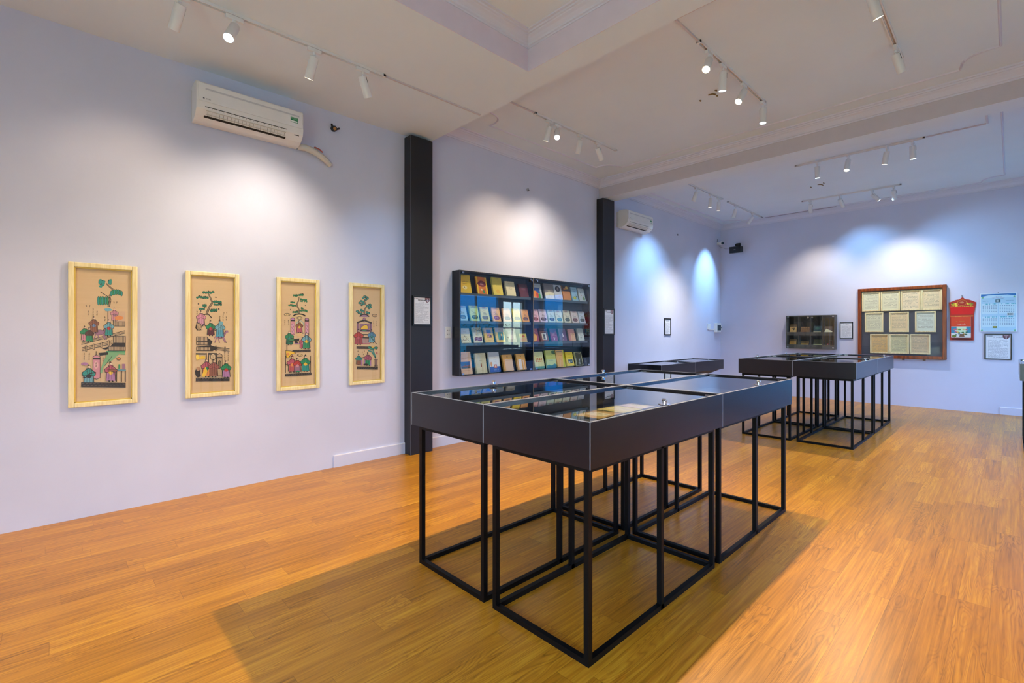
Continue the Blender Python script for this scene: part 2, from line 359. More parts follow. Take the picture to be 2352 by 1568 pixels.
# windows and doors, partly unseen additions that let in daylight
FILM = glass_mat('blue_film_glass', (.010, .15, .40), .045)
def window(name, x, y0, y1, z0, z1, nv, gm=None):
    t = bpy.data.objects.new(name, None); C.objects.link(t); t.location = (x + .08, (y0 + y1) / 2, z0); struct(t, 'white framed window looking out on plants, or one added for daylight', 'window')
    hy = (y1 - y0) / 2; h = z1 - z0; b = MB()
    b.box((-.04, -hy, 0), (.04, -hy + .05, h), WHITEM); b.box((-.04, hy - .05, 0), (.04, hy, h), WHITEM); b.box((-.04, -hy, 0), (.04, hy, .05), WHITEM); b.box((-.04, -hy, h - .05), (.04, hy, h), WHITEM)
    for i in range(1, nv): q = -hy + 2 * hy * i / nv; b.box((-.03, q - .02, .05), (.03, q + .02, h - .05), WHITEM)
    b.box((-.02, -hy + .05, h * .42), (.02, hy - .05, h * .42 + .03), WHITEM)
    b.build('window_frame', t); b = MB(); b.flat = True; b.poly([(0, -hy + .05, .05), (0, hy - .05, .05), (0, hy - .05, h - .05), (0, -hy + .05, h - .05)], gm or GLASS); b.build('pane', t)
window('window_1', W, 9.6, 10.5, .83, 2.29, 2); window('added_window', W, 4.35, 5.15, .83, 2.29, 2); window('window_3', W, 6.9, 9.5, .30, 2.42, 3, FILM)  # second window is unseen, added for soft daylight fill
t = bpy.data.objects.new('door_2', None); C.objects.link(t); t.location = (5.5, YB + .08, 0); struct(t, 'blue glazed door in the back wall beyond the frame', 'door')
b = MB(); b.box((-.45, -.03, 0), (-.39, .03, 2.55), WHITEM); b.box((.39, -.03, 0), (.45, .03, 2.55), WHITEM); b.box((-.39, -.03, 2.49), (.39, .03, 2.55), WHITEM); b.box((-.39, -.03, 0), (.39, .03, .1), WHITEM); b.build('door_frame', t)
b = MB(); b.flat = True; b.poly([(-.39, 0, .1), (.39, 0, .1), (.39, 0, 2.49), (-.39, 0, 2.49)], FILM); b.build('pane', t)
t = bpy.data.objects.new('added_doors', None); C.objects.link(t); t.location = (4.35, YN - .08, 0); struct(t, 'wide glazed doors added behind the viewer to let in daylight', 'door')  # unseen doors, added as an opening for ambient daylight
b = MB()
for q in (-1.35, -.03, 1.29): b.box((q, -.03, 0), (q + .06, .03, 2.5), M('3a3a40', .4))
b.box((-1.35, -.03, 2.43), (1.35, .03, 2.5), M('3a3a40', .4)); b.box((-1.35, -.03, 0), (1.35, .03, .07), M('3a3a40', .4)); b.build('door_frame', t)
b = MB(); b.flat = True; b.poly([(-1.29, 0, .07), (1.29, 0, .07), (1.29, 0, 2.43), (-1.29, 0, 2.43)], GLASS); b.build('pane', t)
b = MB(); b.box((-12, -14, -.4), (22, 26, -.16), M('8d9a78', .9)); struct(b.build('ground'), 'garden ground outside the windows', 'ground')
def shrub(name, x, y, z0, h, r, seed, label):
    R = random.Random(seed); b = MB(); g = [M('3d6b45', .7), M('5d8a4c', .7), M('2e5a4e', .7)]
    for i in range(420):
        p = Vector((R.gauss(0, r * .45), R.gauss(0, r * .45), h * (.15 + .85 * R.random()))); d = Vector((R.uniform(-1, 1), R.uniform(-1, 1), R.uniform(-.6, 1))).normalized() * .09
        s_ = d.cross(Vector((R.uniform(-1, 1), R.uniform(-1, 1), R.uniform(-1, 1)))).normalized() * .03
        b.poly([p, p + d * .5 + s_, p + d, p + d * .5 - s_], R.choice(g))
    t = thing(name, label, 'shrub', (x, y, z0)); b.flat = True; b.build('leaves', t)
    b = MB()
    for k in range(5): b.tube([(0, 0, 0), (R.uniform(-.15, .15), R.uniform(-.15, .15), h * .5), (R.uniform(-.3, .3), R.uniform(-.3, .3), h * .9)], [.02, .014, .006], M('5b4a38', .8), 6)
    b.build('stems', t)
shrub('garden_shrub', 7.3, 9.9, -.16, 1.9, .8, 3, 'leafy green shrub outside the far side window, seen mirrored in cabinet glass')
# ================================================================== COLUMNS
def column(name, y0, y1, lab):
    t = thing(name, lab, 'column', (0, (y0 + y1) / 2, 0), group='charcoal clad wall columns'); t['kind'] = 'structure'
    d = (y1 - y0) / 2; b = MB(); b.box((0, -d, 0), (.13, d, 3.50), COLM); b.build('cladding', t, bevel=.002)
    b = MB(); b.box((.1285, -d - .0008, 0), (.1312, -d + .002, 3.50), M('6b6a72', .5)); b.build('corner_edge', t)
column('clad_column', 2.835, 3.122, 'charcoal boarded column between the framed prints and the book cabinet')
column('clad_column', 6.40, 6.712, 'charcoal boarded column right of the book cabinet')
# ================================================================== FRAMED FOLK PRINTS
TEAL = '2f8f86'; GRN = '2c8a5c'; PINK = 'c98a94'; ROSE = 'b7596a'; YEL = 'e3b93a'; BRN = '8c5a40'; PUR = 'a878a0'; BLK = '2b2624'; MAU = '9a6f86'; LBL = '6fa6b4'; RED = 'b8403c'; SKIN = 'e0bfa0'; ORG = 'd98a4a'
def person(A, x, y, h, robe, sash=None, skirt=None, hat=None, face=1):
    """small printed figure; y is its feet, drawing units grow downwards"""
    hw = h * .225; h = h * 1.06
    A.poly([(x - hw * .5, y - h * .80), (x + hw * .5, y - h * .80), (x + hw, y - h * .42), (x + hw * 1.15, y - h * .06), (x - hw * 1.15, y - h * .06), (x - hw, y - h * .42)], BLK)
    A.poly([(x - hw * .42, y - h * .78), (x + hw * .42, y - h * .78), (x + hw * .88, y - h * .42), (x + hw, y - h * .08), (x - hw, y - h * .08), (x - hw * .88, y - h * .42)], robe)
    if skirt: A.poly([(x - hw * .85, y - h * .42), (x + hw * .85, y - h * .42), (x + hw, y - h * .05), (x - hw, y - h * .05)], skirt)
    if sash: A.ell(x, y - h * .45, hw * .55, h * .10, sash)
    for fc in (face, -face):
        A.poly([(x + fc * hw * .1, y - h * .78), (x + fc * hw * .7, y - h * .72), (x + fc * hw * 1.45, y - h * .60), (x + fc * hw * 1.3, y - h * .44), (x + fc * hw * .5, y - h * .46), (x, y - h * .55)], BLK)
        A.poly([(x + fc * hw * .1, y - h * .76), (x + fc * hw * .65, y - h * .70), (x + fc * hw * 1.32, y - h * .59), (x + fc * hw * 1.2, y - h * .46), (x + fc * hw * .5, y - h * .48), (x, y - h * .56)], robe)
        A.line([(x + fc * hw * .2, y - h * .70), (x + fc * hw * .9, y - h * .56)], h * .010, BLK)
    for q in (-.3, .15, .5): A.line([(x + hw * q, y - h * .74), (x + hw * (q * 1.5), y - h * .12)], h * .014, BLK)
    A.ell(x, y - h * .87, h * .065, h * .075, BLK); A.ell(x + face * h * .012, y - h * .86, h * .05, h * .058, SKIN)
    if hat: A.poly([(x - h * .09, y - h * .90), (x + h * .09, y - h * .90), (x, y - h * 1.02)], hat)
    else: A.ell(x - face * h * .03, y - h * .93, h * .045, h * .035, BLK)
    for q in (-.4, .4): A.poly([(x + hw * q - h * .03, y - h * .07), (x + hw * q + h * .03, y - h * .07), (x + hw * q + face * h * .06, y), (x + hw * q - h * .02, y)], BLK)
def pine(A, pts, wd, cl, col):
    for i, (a, c) in enumerate(zip(pts, pts[1:])): A.line([a, c], wd * (1 - .6 * i / len(pts)), BLK)
    for i, (a, c) in enumerate(zip(pts, pts[1:])): A.line([a, c], wd * .55 * (1 - .6 * i / len(pts)), '8a7458')
    for (x, y, rx, ry) in cl:
        n = max(3, int(rx / 9))
        for k in range(n): A.blob(x - rx + 2 * rx * (k + .5) / n, y + A.R.uniform(-.4, .4) * ry, rx / n * 1.25, ry * .8, BLK)
        for k in range(n): A.blob(x - rx + 2 * rx * (k + .5) / n, y + A.R.uniform(-.4, .4) * ry, rx / n * 1.15, ry * .7, col)
def band(A, x0, y0, x1, y1, h, n=12):
    A.poly([(x0, y0), (x1, y1), (x1, y1 + h), (x0, y0 + h)], BLK)
    for k in range(n):
        for r in range(2):
            u = (k + .3 * r + .2) / n; y = y0 + (y1 - y0) * u + h * (.28 + .4 * r); x = x0 + (x1 - x0) * u
            A.line([(x, y), (x + (x1 - x0) / n * .6, y)], h * .07, '8a7a68')
def rail(A, x0, y0, x1, y1, g, n=4):
    for k in (0, .5, 1): A.line([(x0, y0 + g * k), (x1, y1 + g * k)], 5 if k != .5 else 3, BLK)
    for k in range(n): u = (k + .5) / n; x = x0 + (x1 - x0) * u; y = y0 + (y1 - y0) * u; A.rect(x - 7, y - 12, x + 7, y + g + 14, BLK); A.rect(x - 4, y - 9, x + 4, y + g + 10, 'c2a57e')
def roof(A, x0, y0, x1, y1):
    A.poly([(x0, y0), (x1, y0), (x1, y1), (x0, y1)], BLK); A.poly([(x0 + 4, y0 + 4), (x1 - 4, y0 + 4), (x1 - 4, y1 - 4), (x0 + 4, y1 - 4)], 'b59c7c')
    n = int(abs(x1 - x0) / 11)
    for k in range(n): x = x0 + (x1 - x0) * (k + .5) / n; A.line([(x, y0 + 4), (x, y1 - 4)], 3, BLK)
def horse(A, x, y, s_, col):
    A.ell(x, y, 48 * s_, 26 * s_, BLK); A.ell(x, y, 45 * s_, 23 * s_, col)
    A.poly([(x + 28 * s_, y - 12 * s_), (x + 62 * s_, y - 58 * s_), (x + 86 * s_, y - 62 * s_), (x + 92 * s_, y - 40 * s_), (x + 70 * s_, y - 36 * s_), (x + 48 * s_, y + 8 * s_)], col)
    A.line([(x + 34 * s_, y - 18 * s_), (x + 66 * s_, y - 60 * s_)], 6 * s_, BLK)
    for dx, ex in ((-36, -58), (-24, -8), (26, 52), (38, 66)): A.line([(x + dx * s_, y + 14 * s_), (x + (dx + ex) / 2 * s_, y + 40 * s_), (x + ex * s_, y + 66 * s_)], 10 * s_, col); A.ell(x + ex * s_, y + 68 * s_, 6 * s_, 5 * s_, BLK)
    A.line([(x - 44 * s_, y - 6 * s_), (x - 66 * s_, y + 26 * s_)], 7 * s_, col)
def glyphs(A, cols, r=9):
    for x, y0, n in cols:
        for k in range(n): A.glyph(x, y0 + k * r * 2.6, r)
def print1(A):
    for x, y in ((430, 345), (455, 352), (520, 345)):
        A.blob(x, y - 8, 20, 28, BLK); A.blob(x, y - 8, 17, 25, TEAL)
    A.blob(435, 375, 16, 14, TEAL)
    pine(A, [(505, 560), (522, 500), (512, 465), (548, 405), (510, 375), (485, 350)], 20, [], GRN)
    A.line([(520, 480), (470, 450), (430, 425)], 6, BLK)
    for k in range(7): A.ell(530 + k * 16, 425 + (k - 3) ** 2 * 1.6, 12, 26, BLK); A.ell(530 + k * 16, 425 + (k - 3) ** 2 * 1.6, 9, 23, GRN if k % 2 else TEAL)
    for k in range(6): A.ell(412 + k * 17, 505, 11, 42, BLK); A.ell(412 + k * 17, 505, 8, 39, GRN if k % 2 else TEAL)
    glyphs(A, [(305, 555, 1), (335, 556, 1), (365, 585, 3), (400, 605, 2), (322, 605, 2), (472, 655, 2), (555, 520, 1), (582, 520, 1)])
    roof(A, 548, 690, 662, 735); A.rect(500, 600, 660, 690, 'c9a98a'); A.line([(500, 600), (500, 690)], 7, BLK); person(A, 560, 690, 120, PINK, MAU); A.blob(600, 660, 40, 20, ORG); A.blob(500, 585, 36, 14, LBL)
    rail(A, 262, 880, 660, 772, 22, 0)
    horse(A, 425, 790, .9, MAU); person(A, 372, 800, 150, BRN, '6a7fa0'); person(A, 508, 825, 150, LBL, RED, TEAL)
    person(A, 292, 870, 135, GRN, None, PINK); person(A, 332, 880, 130, '5c3a30', None, GRN)
    rail(A, 270, 930, 540, 862, 28, 4); roof(A, 548, 820, 665, 886); A.poly([(440, 935), (520, 915), (548, 886), (665, 886), (665, 915), (540, 920), (480, 945)], BLK); roof(A, 500, 915, 665, 955)
    A.poly([(485, 962), (660, 955), (660, 990), (600, 985), (540, 1040), (490, 1065), (455, 1110), (445, 1160), (425, 1150), (450, 1070), (480, 1010)], '7aa878'); A.rect(480, 958, 662, 968, GRN); A.line([(540, 1000), (470, 1090)], 4, BLK)
    A.poly([(415, 975), (500, 968), (500, 990), (425, 1000)], BLK)
    A.poly([(362, 1010), (392, 990), (430, 1010), (430, 1200), (395, 1215), (362, 1200)], BLK); A.poly([(366, 1012), (392, 996), (426, 1012), (426, 1197), (395, 1210), (366, 1197)], PINK); A.rect(362, 1020, 430, 1036, BLK); A.line([(392, 990), (392, 960)], 5, BLK); A.ell(392, 1085, 20, 34, 'd9a8a4'); glyphs(A, [(392, 1070, 2)])
    glyphs(A, [(285, 985, 3), (330, 985, 3), (455, 1020, 2)])
    A.ell(600, 1025, 22, 14, BLK); A.ell(600, 1025, 17, 9, ORG)
    A.rect(570, 1120, 668, 1134, BLK); A.rect(572, 1122, 668, 1130, LBL)
    for x in (578, 625, 662): A.rect(x - 4, 1132, x + 4, 1232, BLK)
    A.rect(632, 1070, 662, 1118, MAU); A.rect(596, 1075, 612, 1118, GRN)
    person(A, 525, 1235, 180, ROSE, YEL, PUR); A.ell(545, 1130, 50, 12, BLK); A.ell(545, 1130, 44, 8, BRN)
    A.blob(290, 1075, 30, 16, PUR); person(A, 328, 1275, 190, TEAL, BLK, LBL); A.line([(275, 1195), (300, 1200), (330, 1165), (390, 1150)], 8, BLK)
    band(A, 260, 1242, 665, 1240, 42)
def print2(A):
    pine(A, [(1385, 640), (1412, 570), (1440, 530), (1425, 490), (1402, 445)], 20, [(1405, 435, 52, 14), (1350, 482, 55, 14), (1487, 520, 40, 14), (1490, 545, 38, 12), (1370, 558, 18, 18), (1345, 590, 26, 12), (1455, 600, 32, 18)], '1f6f56')
    A.line([(1360, 640), (1400, 630), (1435, 668)], 8, BLK)
    for x, y in ((1315, 542), (1472, 480), (1500, 586)): A.blob(x, y, 7, 6, BLK)
    glyphs(A, [(1302, 612, 2), (1508, 655, 2), (1540, 640, 3), (1575, 620, 1), (1570, 660, 2), (1548, 618, 1)], 8)
    person(A, 1338, 745, 140, 'd08aa0', None, 'c890a8'); A.blob(1318, 745, 28, 42, BLK); A.blob(1318, 745, 20, 32, 'a08868')
    for k in range(6): A.ell(1305 + k * 8, 725 + k * 10, 7, 7, 'b89a78')
    A.line([(1340, 720), (1500, 795)], 6, BLK)
    person(A, 1425, 832, 140, GRN, RED, '5a2a34'); horse(A, 1512, 830, .85, MAU); person(A, 1510, 845, 155, LBL, None, '4f9ab0'); A.blob(1520, 715, 18, 20, LBL)
    roof(A, 1295, 838, 1400, 882); roof(A, 1295, 882, 1425, 915); A.poly([(1400, 850), (1440, 880), (1425, 915), (1400, 915)], BLK); rail(A, 1430, 925, 1600, 945, 22, 2); A.poly([(1425, 915), (1500, 940), (1440, 968), (1295, 968), (1295, 930)], BLK); roof(A, 1295, 930, 1425, 966)
    A.rect(1290, 988, 1385, 1000, BLK); A.poly([(1290, 1005), (1310, 1000), (1325, 1025), (1350, 1012), (1375, 1020), (1372, 1038), (1325, 1040), (1300, 1055)], YEL); A.ell(1305, 1025, 14, 22, 'f0cf5a')
    for x in (1385, 1405, 1478): A.rect(x - 3, 985, x + 3, 1190, BLK)
    A.rect(1405, 985, 1480, 1000, BLK); A.ell(1445, 1020, 26, 30, BLK); A.ell(1445, 1020, 22, 26, 'cdb48e'); glyphs(A, [(1445, 1010, 2)], 7)
    A.poly([(1480, 1000), (1505, 985), (1532, 1000), (1532, 1195), (1480, 1195)], BLK); A.poly([(1484, 1004), (1505, 992), (1528, 1004), (1528, 1190), (1484, 1190)], 'b39a78'); A.ell(1506, 1090, 16, 40, BLK); A.ell(1506, 1090, 12, 34, '7a6a50'); A.rect(1480, 1020, 1532, 1032, BLK)
    glyphs(A, [(1555, 985, 4), (1588, 985, 4)], 8)
    A.blob(1310, 1165, 24, 45, BLK); A.blob(1310, 1130, 18, 16, 'b08a6a')
    person(A, 1388, 1205, 165, ROSE, GRN, ORG); person(A, 1452, 1205, 160, '9a5a50', None, '8a5a48'); person(A, 1568, 1210, 155, GRN, RED, PUR)
    A.poly([(1340, 1200), (1375, 1110), (1395, 1150), (1370, 1205)], YEL)
    band(A, 1290, 1212, 1600, 1206, 32)
def print3(A):
    pine(A, [(428, 580), (425, 530), (405, 490), (405, 465), (425, 430), (428, 390)], 18, [(385, 375, 25, 16), (425, 370, 38, 10), (455, 365, 26, 14), (480, 420, 40, 14), (505, 438, 20, 12), (455, 440, 18, 8), (355, 455, 26, 12), (335, 485, 30, 11), (370, 492, 22, 12), (465, 520, 14, 16), (510, 548, 18, 16), (460, 548, 26, 12), (385, 562, 34, 14)], '1f7a50')
    for x, y in ((330, 535), (502, 486)): A.blob(x, y, 5, 5, BLK)
    for x, y, wd in ((292, 594, 36), (434, 630, 34), (438, 1052, 32)): A.ell(x, y, wd, 17, BLK); A.ell(x, y, wd - 6, 12, 'd8bd86'); A.glyph(x - 12, y, 7); A.glyph(x + 12, y, 7)
    glyphs(A, [(265, 662, 3), (308, 662, 3)], 8)
    A.ell(432, 610, 76, 32, BLK, 20, PI, 2 * PI); A.ell(432, 612, 56, 20, 'd8bd86', 20, PI, 2 * PI)
    for x in (330, 495): 
        A.rect(x, 640, x + 50, 820, BLK); A.rect(x + 3, 643, x + 47, 817, PINK); A.ell(x + 25, 645, 26, 18, BLK); A.ell(x + 25, 645, 20, 13, PUR); A.rect(x, 655, x + 50, 668, BLK)
        for k in range(3): A.ell(x + 25, 715 + 40 * k, 16, 18, 'c79ab0'); A.line([(x + 12, 700 + 40 * k), (x + 36, 730 + 40 * k)], 3, BLK)
    A.ell(440, 700, 42, 42, LBL); A.ell(440, 700, 36, 36, 'd8bd86')
    person(A, 432, 800, 140, BRN, YEL, ROSE); A.rect(392, 795, 480, 806, BLK); A.poly([(400, 806), (465, 798), (470, 830), (410, 850)], 'd6b27a')
    person(A, 318, 940, 160, GRN, TEAL, '1d6a50'); A.blob(345, 880, 38, 20, BLK); A.blob(345, 880, 30, 14, '3a7a4a'); A.line([(290, 900), (290, 1000)], 8, BLK)
    A.poly([(380, 870), (430, 862), (430, 885), (405, 900), (425, 925), (380, 925)], BLK); A.rect(375, 918, 480, 926, PUR)
    person(A, 468, 980, 130, ROSE, PINK); person(A, 515, 982, 185, LBL, YEL, GRN); A.line([(540, 800), (548, 980)], 5, BLK)
    band(A, 350, 995, 565, 985, 26)
    A.poly([(272, 1000), (340, 1005), (395, 1030), (340, 1048), (310, 1085), (280, 1085)], BLK); A.poly([(276, 1006), (338, 1010), (388, 1030), (336, 1044), (306, 1080), (284, 1080)], YEL); A.ell(298, 1042, 16, 16, ORG)
    for x in (274, 320, 460, 564): A.line([(x, 1060 if x in (274, 564) else 1150), (x, 1255)], 6, BLK)
    A.line([(270, 1150), (320, 1190)], 5, BLK); A.line([(530, 1150), (564, 1130)], 5, BLK)
    person(A, 348, 1250, 185, ROSE, ORG, 'b85a5a', '6a3a34'); person(A, 408, 1250, 165, RED, PINK, MAU); A.ell(412, 1236, 24, 9, GRN); person(A, 502, 1240, 185, GRN, YEL, TEAL, BLK)
    band(A, 268, 1268, 575, 1248, 28)
def print4(A):
    pine(A, [(1165, 590), (1168, 540), (1190, 500), (1172, 455), (1165, 420)], 16, [], TEAL)
    for x, y in ((1150, 405), (1170, 392), (1190, 400), (1205, 412), (1182, 425), (1110, 465), (1130, 445), (1150, 450), (1160, 475), (1135, 482), (1215, 490), (1235, 485), (1240, 510), (1222, 520), (1200, 500), (1085, 560), (1105, 575), (1130, 545), (1150, 560), (1130, 590), (1195, 572), (1212, 578)): A.blob(x, y, 15, 15, BLK); A.blob(x, y, 12, 12, '2a7a70'); A.ell(x, y, 4, 4, '5fae96')
    for x, y, wd, hh in ((1285, 603, 32, 18), (1163, 655, 17, 28)): A.ell(x, y, wd, hh, BLK); A.ell(x, y, wd - 5, hh - 5, 'c0a078' if wd > 20 else PUR); A.glyph(x - 10 * (wd > 20), y - 8 * (wd < 20), 6); A.glyph(x + 10 * (wd > 20), y + 8 * (wd < 20), 6)
    glyphs(A, [(1272, 668, 4), (1302, 672, 3)], 8)
    A.ell(1165, 620, 56, 34, BLK, 20, PI, 2 * PI); A.ell(1165, 622, 42, 24, '9a7690', 20, PI, 2 * PI)
    A.poly([(1078, 680), (1165, 650), (1250, 680), (1250, 700), (1165, 668), (1078, 700)], BLK)
    for x in (1078, 1225): A.rect(x, 690, x + 26, 790, BLK); A.rect(x + 3, 693, x + 23, 787, MAU); A.line([(x + 13, 690), (x + 13, 790)], 4, BLK)
    A.rect(1110, 700, 1222, 790, '8f6a80'); A.poly([(1120, 750), (1150, 720), (1185, 705), (1205, 725), (1208, 760), (1130, 768)], BLK); A.poly([(1124, 750), (1150, 724), (1185, 710), (1202, 727), (1204, 756), (1132, 763)], YEL); A.rect(1105, 770, 1225, 782, BLK); A.blob(1165, 778, 26, 8, GRN)
    for y in (815, 850): A.rect(1120, y, 1228, y + 12, BLK)
    A.rect(1120, 865, 1228, 925, 'a98a84'); A.rect(1120, 920, 1228, 928, ROSE); A.line([(1182, 870), (1182, 930)], 6, '8f6a60')
    person(A, 1100, 940, 175, RED, ROSE, 'a04a50'); person(A, 1250, 915, 150, '4f86a8', TEAL, LBL); A.line([(1240, 850), (1308, 925)], 7, BLK)
    band(A, 1075, 955, 1235, 955, 28)
    for x, y in ((1225, 965), (1262, 970), (1300, 968), (1245, 978)): A.blob(x, y, 20, 16, BLK); A.blob(x, y, 17, 13, '2f8a74')
    A.blob(1258, 960, 12, 8, YEL)
    A.line([(1205, 1000), (1250, 1010), (1275, 1050), (1298, 1085), (1262, 990)], 14, '4a8a80'); A.blob(1310, 1025, 8, 14, ROSE)
    glyphs(A, [(1092, 1010, 1), (1165, 1008, 1), (1140, 1020, 1), (1155, 1045, 1)], 8)
    A.poly([(1278, 1095), (1322, 1092), (1316, 1110), (1316, 1160), (1322, 1175), (1278, 1178), (1284, 1160), (1284, 1110)], BLK); A.poly([(1284, 1100), (1314, 1098), (1310, 1170), (1288, 1170)], '8a6a60')
    person(A, 1102, 1168, 125, TEAL, None, BRN); A.line([(1120, 1090), (1160, 1075)], 5, BLK); person(A, 1205, 1175, 150, 'a85a70', None, GRN)
    for x in (1135, 1165, 1235): A.rect(x - 8, 1110, x + 8, 1172, PUR)
    A.blob(1180, 1160, 28, 12, BLK); band(A, 1078, 1182, 1322, 1180, 32)
def framed_print(y0, label, drawfn, x0, x1, t0, t1, b0, b1):
    fw, fh = .392, 1.043; t = thing('framed_print', label, 'picture', (.002, y0, .806), (0, 0, PI / 2), 'tall framed folk prints')
    m = .033; b = MB()
    for (a, c) in (((0, 0), (m, fh)), ((fw - m, 0), (fw, fh)), ((m, 0), (fw - m, m)), ((m, fh - m), (fw - m, fh))):
        b.box((a[0], -.030, a[1]), (c[0], 0, c[1]), PINE)
    b.build('frame', t, bevel=.005)
    b = MB(); q = m; l = .007
    for (a, c) in (((q, q), (q + l, fh - q)), ((fw - q - l, q), (fw - q, fh - q)), ((q, q), (fw - q, q + l)), ((q, fh - q - l), (fw - q, fh - q))): b.box((a[0], -.022, a[1]), (c[0], -.006, c[1]), GOLDLIP)
    b.build('inner_lip', t)
    b = MB(); b.box((m, -.008, m), (fw - m, -.002, fh - m), SILK); sh = b.build('sheet', t)
    iw, ih = fw - 2 * m, fh - 2 * m
    def fm(x, y):
        u = (x - x0) / (x1 - x0); T = t0 + (t1 - t0) * u; B = b0 + (b1 - b0) * u
        return (m + iw * u, m + ih * (1 - (y - T) / (B - T)))
    A = Art(-.008, fm); A.R = random.Random(int(x0)); drawfn(A); A.build('print', sh)
    b = MB(); b.flat = True; b.poly([(m, -.016, m), (fw - m, -.016, m), (fw - m, -.016, fh - m), (m, -.016, fh - m)], PICGL); b.build('glazing', t)
framed_print(.091, 'tall pine framed folk print with a willow tree, nearest and largest-looking of four', print1, 200, 725, 200, 235, 1430, 1380)
framed_print(.792, 'tall pine framed folk print with a rider on a mauve horse below a pine tree', print2, 1240, 1650, 280, 300, 1360, 1325)
framed_print(1.490, 'tall pine framed folk print with a yellow flag and pine tree over an archway', print3, 212, 625, 215, 232, 1420, 1385)
framed_print(2.184, 'tall pine framed folk print with a yellow reclining figure, beside the charcoal column', print4, 1025, 1358, 275, 290, 1358, 1325)
# ================================================================== AIR CONDITIONERS
def air_con(y0, z0, wd, label, dep, near):
    t = thing('air_conditioner', label, 'air conditioner', (.0, y0, z0), (0, 0, PI / 2), 'white wall mounted air conditioners')
    H = .30; g = .03 if not near else .012
    prof = [(-g, .0), (-g, H - .01), (-dep * .60, H), (-dep + .012, H - .012), (-dep, H - .03), (-dep - .006, .13), (-dep + .004, .075), (-dep * .72, .025), (-dep * .45, .004), (-dep * .30, 0)]
    b = MB(); b.prism(prof, 0, wd, WHITEP); b.build('body', t, bevel=.004)
    b = MB(); b.prism([(-dep - .001, H - .028), (-dep - .009, .128), (-dep - .014, .128), (-dep - .008, H - .026)], .012, wd - .012, WHITEP); fp = b.build('front_panel', t, bevel=.002)
    b = MB(); b.prism([(-dep - .0095, H - .062), (-dep - .0105, H - .075), (-dep - .0125, H - .075), (-dep - .0115, H - .062)], .06, wd - .04, M('c9c7cb', .4)); b.build('groove', fp)
    b = MB(); b.prism([(-dep * .99, .098), (-dep * .70, .026), (-dep * .70 + .01, .05), (-dep * .99 + .01, .10)], .06, wd - .14, M('1b1714', .7))
    b.v = [(x, y - .004, z - .004) for x, y, z in b.v]; b.build('air_outlet', t)
    def on(x, k, lift=.006): # point on sloped outlet face
        ya, za, yb_, zb = -dep * .99, .098, -dep * .70, .026; return (x, ya + (yb_ - ya) * k - lift, za + (zb - za) * k - lift)
    b = MB()
    for k in (.30, .62): b.tube([on(.07, k, .012), on(wd - .15, k, .012)], .0035, M('cfcac2', .4), 6)
    b.build('louver', t)
    b = MB()
    for i in range(22): x = .08 + (wd - .24) * i / 21; b.tube([on(x, .05, .007), on(x + .006, .9, .007)], .0010, M('3c362f', .6), 4)
    b.build('vanes', t)
    # green energy label, logo, small display window
    th = math.atan2(.006, H - .16); A = Art(0)
    A.rect(0, 0, .062, .088, '0f7a46'); A.rect(.004, .062, .058, .083, 'd96a2a'); A.text('ENERGY', .031, .072, .010, 'f6e6d0', .05)
    for k in range(5): A.words(.005, .057, .052 - k * .006, .0025, 'bfe0c8')
    A.rect(.004, .004, .058, .018, 'e8f0ea')
    s = A.build('energy_label', t); s.location = (wd - .115, -dep - .0125, .165); s.rotation_euler = (-th, 0, 0)
    A = Art(0); A.text('GREE' if near else 'Midea', .02, .006, .010, '4a4a52', .045); A.ell(-.012, .006, .006, .006, '4a4a52', 10)
    s = A.build('logo', t); s.location = (.06, -dep - .0152, .145)
    b = MB(); b.box((wd - .075, -dep * .93, .064), (wd - .035, -dep * .93 + .01, .078), M('15151a', .2)); b.v = [(x, y - .004, z) for x, y, z in b.v]; b.build('receiver_window', t)
    b = MB(); b.box((.0 if near else -.004, -g - .004, .02), (wd, 0, H - .03), M('b9b6b4' if near else 'd8d6d6', .5)); b.build('mounting_plate', t)
    return t
air_con(.835, 3.062, .83, 'large white wall air conditioner above the framed prints, pipe at its right end', .195, True)
air_con(6.975, 3.115, .82, 'smaller-looking white wall air conditioner beyond the second charcoal column', .215, False)
t = thing('refrigerant_pipe', 'white tape wrapped pipe curving down from the near air conditioner', 'pipe', (.032, 1.692, 3.085))
b = MB(); P = [(0, -.02, .0), (.01, .05, .005), (.01, .12, -.008), (.0, .19, -.03), (-.008, .25, -.06), (-.02, .30, -.095)]; b.tube(P, [.030, .030, .032, .029, .027, .024], M('d4cdc4', .6, bump=.4), 14); b.build('wrapped_pipe', t, smooth=True)
b = MB(); b.tube([(.04, .12, .02), (.045, .16, .012), (.045, .20, -.01)], .006, M('a34a38', .6), 6); b.tube([(.03, .13, .028), (.04, .18, .012)], .004, M('7c2a24', .6), 6); b.build('cable_tie', t)
t = thing('cable_stub', 'dark cut cable stub with orange core sticking out high on wall', 'cable', (.0, 2.03, 3.365))
b = MB(); b.tube([(0, 0, 0), (.03, 0, -.003)], [.030, .026], M('2c2c34', .6), 10); b.tube([(.0, .02, .0), (.03, .05, .01)], .009, M('23262e', .6), 6); b.tube([(.0, -.01, .01), (.03, -.03, .03)], .009, M('23262e', .6), 6); b.build('sleeve', t)
b = MB(); b.tube([(.025, 0, -.004), (.036, 0, -.008)], .016, M('b5803c', .5), 8); b.build('core', t)
for (y, z, lab) in ((4.79, 3.325, 'small dark screw plug on the wall above the book cabinet'), (9.11, 3.303, 'small bent hook on the wall right of the far air conditioner')):
    b = MB(); b.tube([(0, 0, 0), (.02, 0, 0)], .018, M('8a8a94', .5), 10); b.tube([(.01, 0, 0), (.03, .008, -.012)], .006, M('2c2c30', .5), 6); o = b.build('wall_hook'); o.location = (0, y, z); tag(o, lab, 'hook')
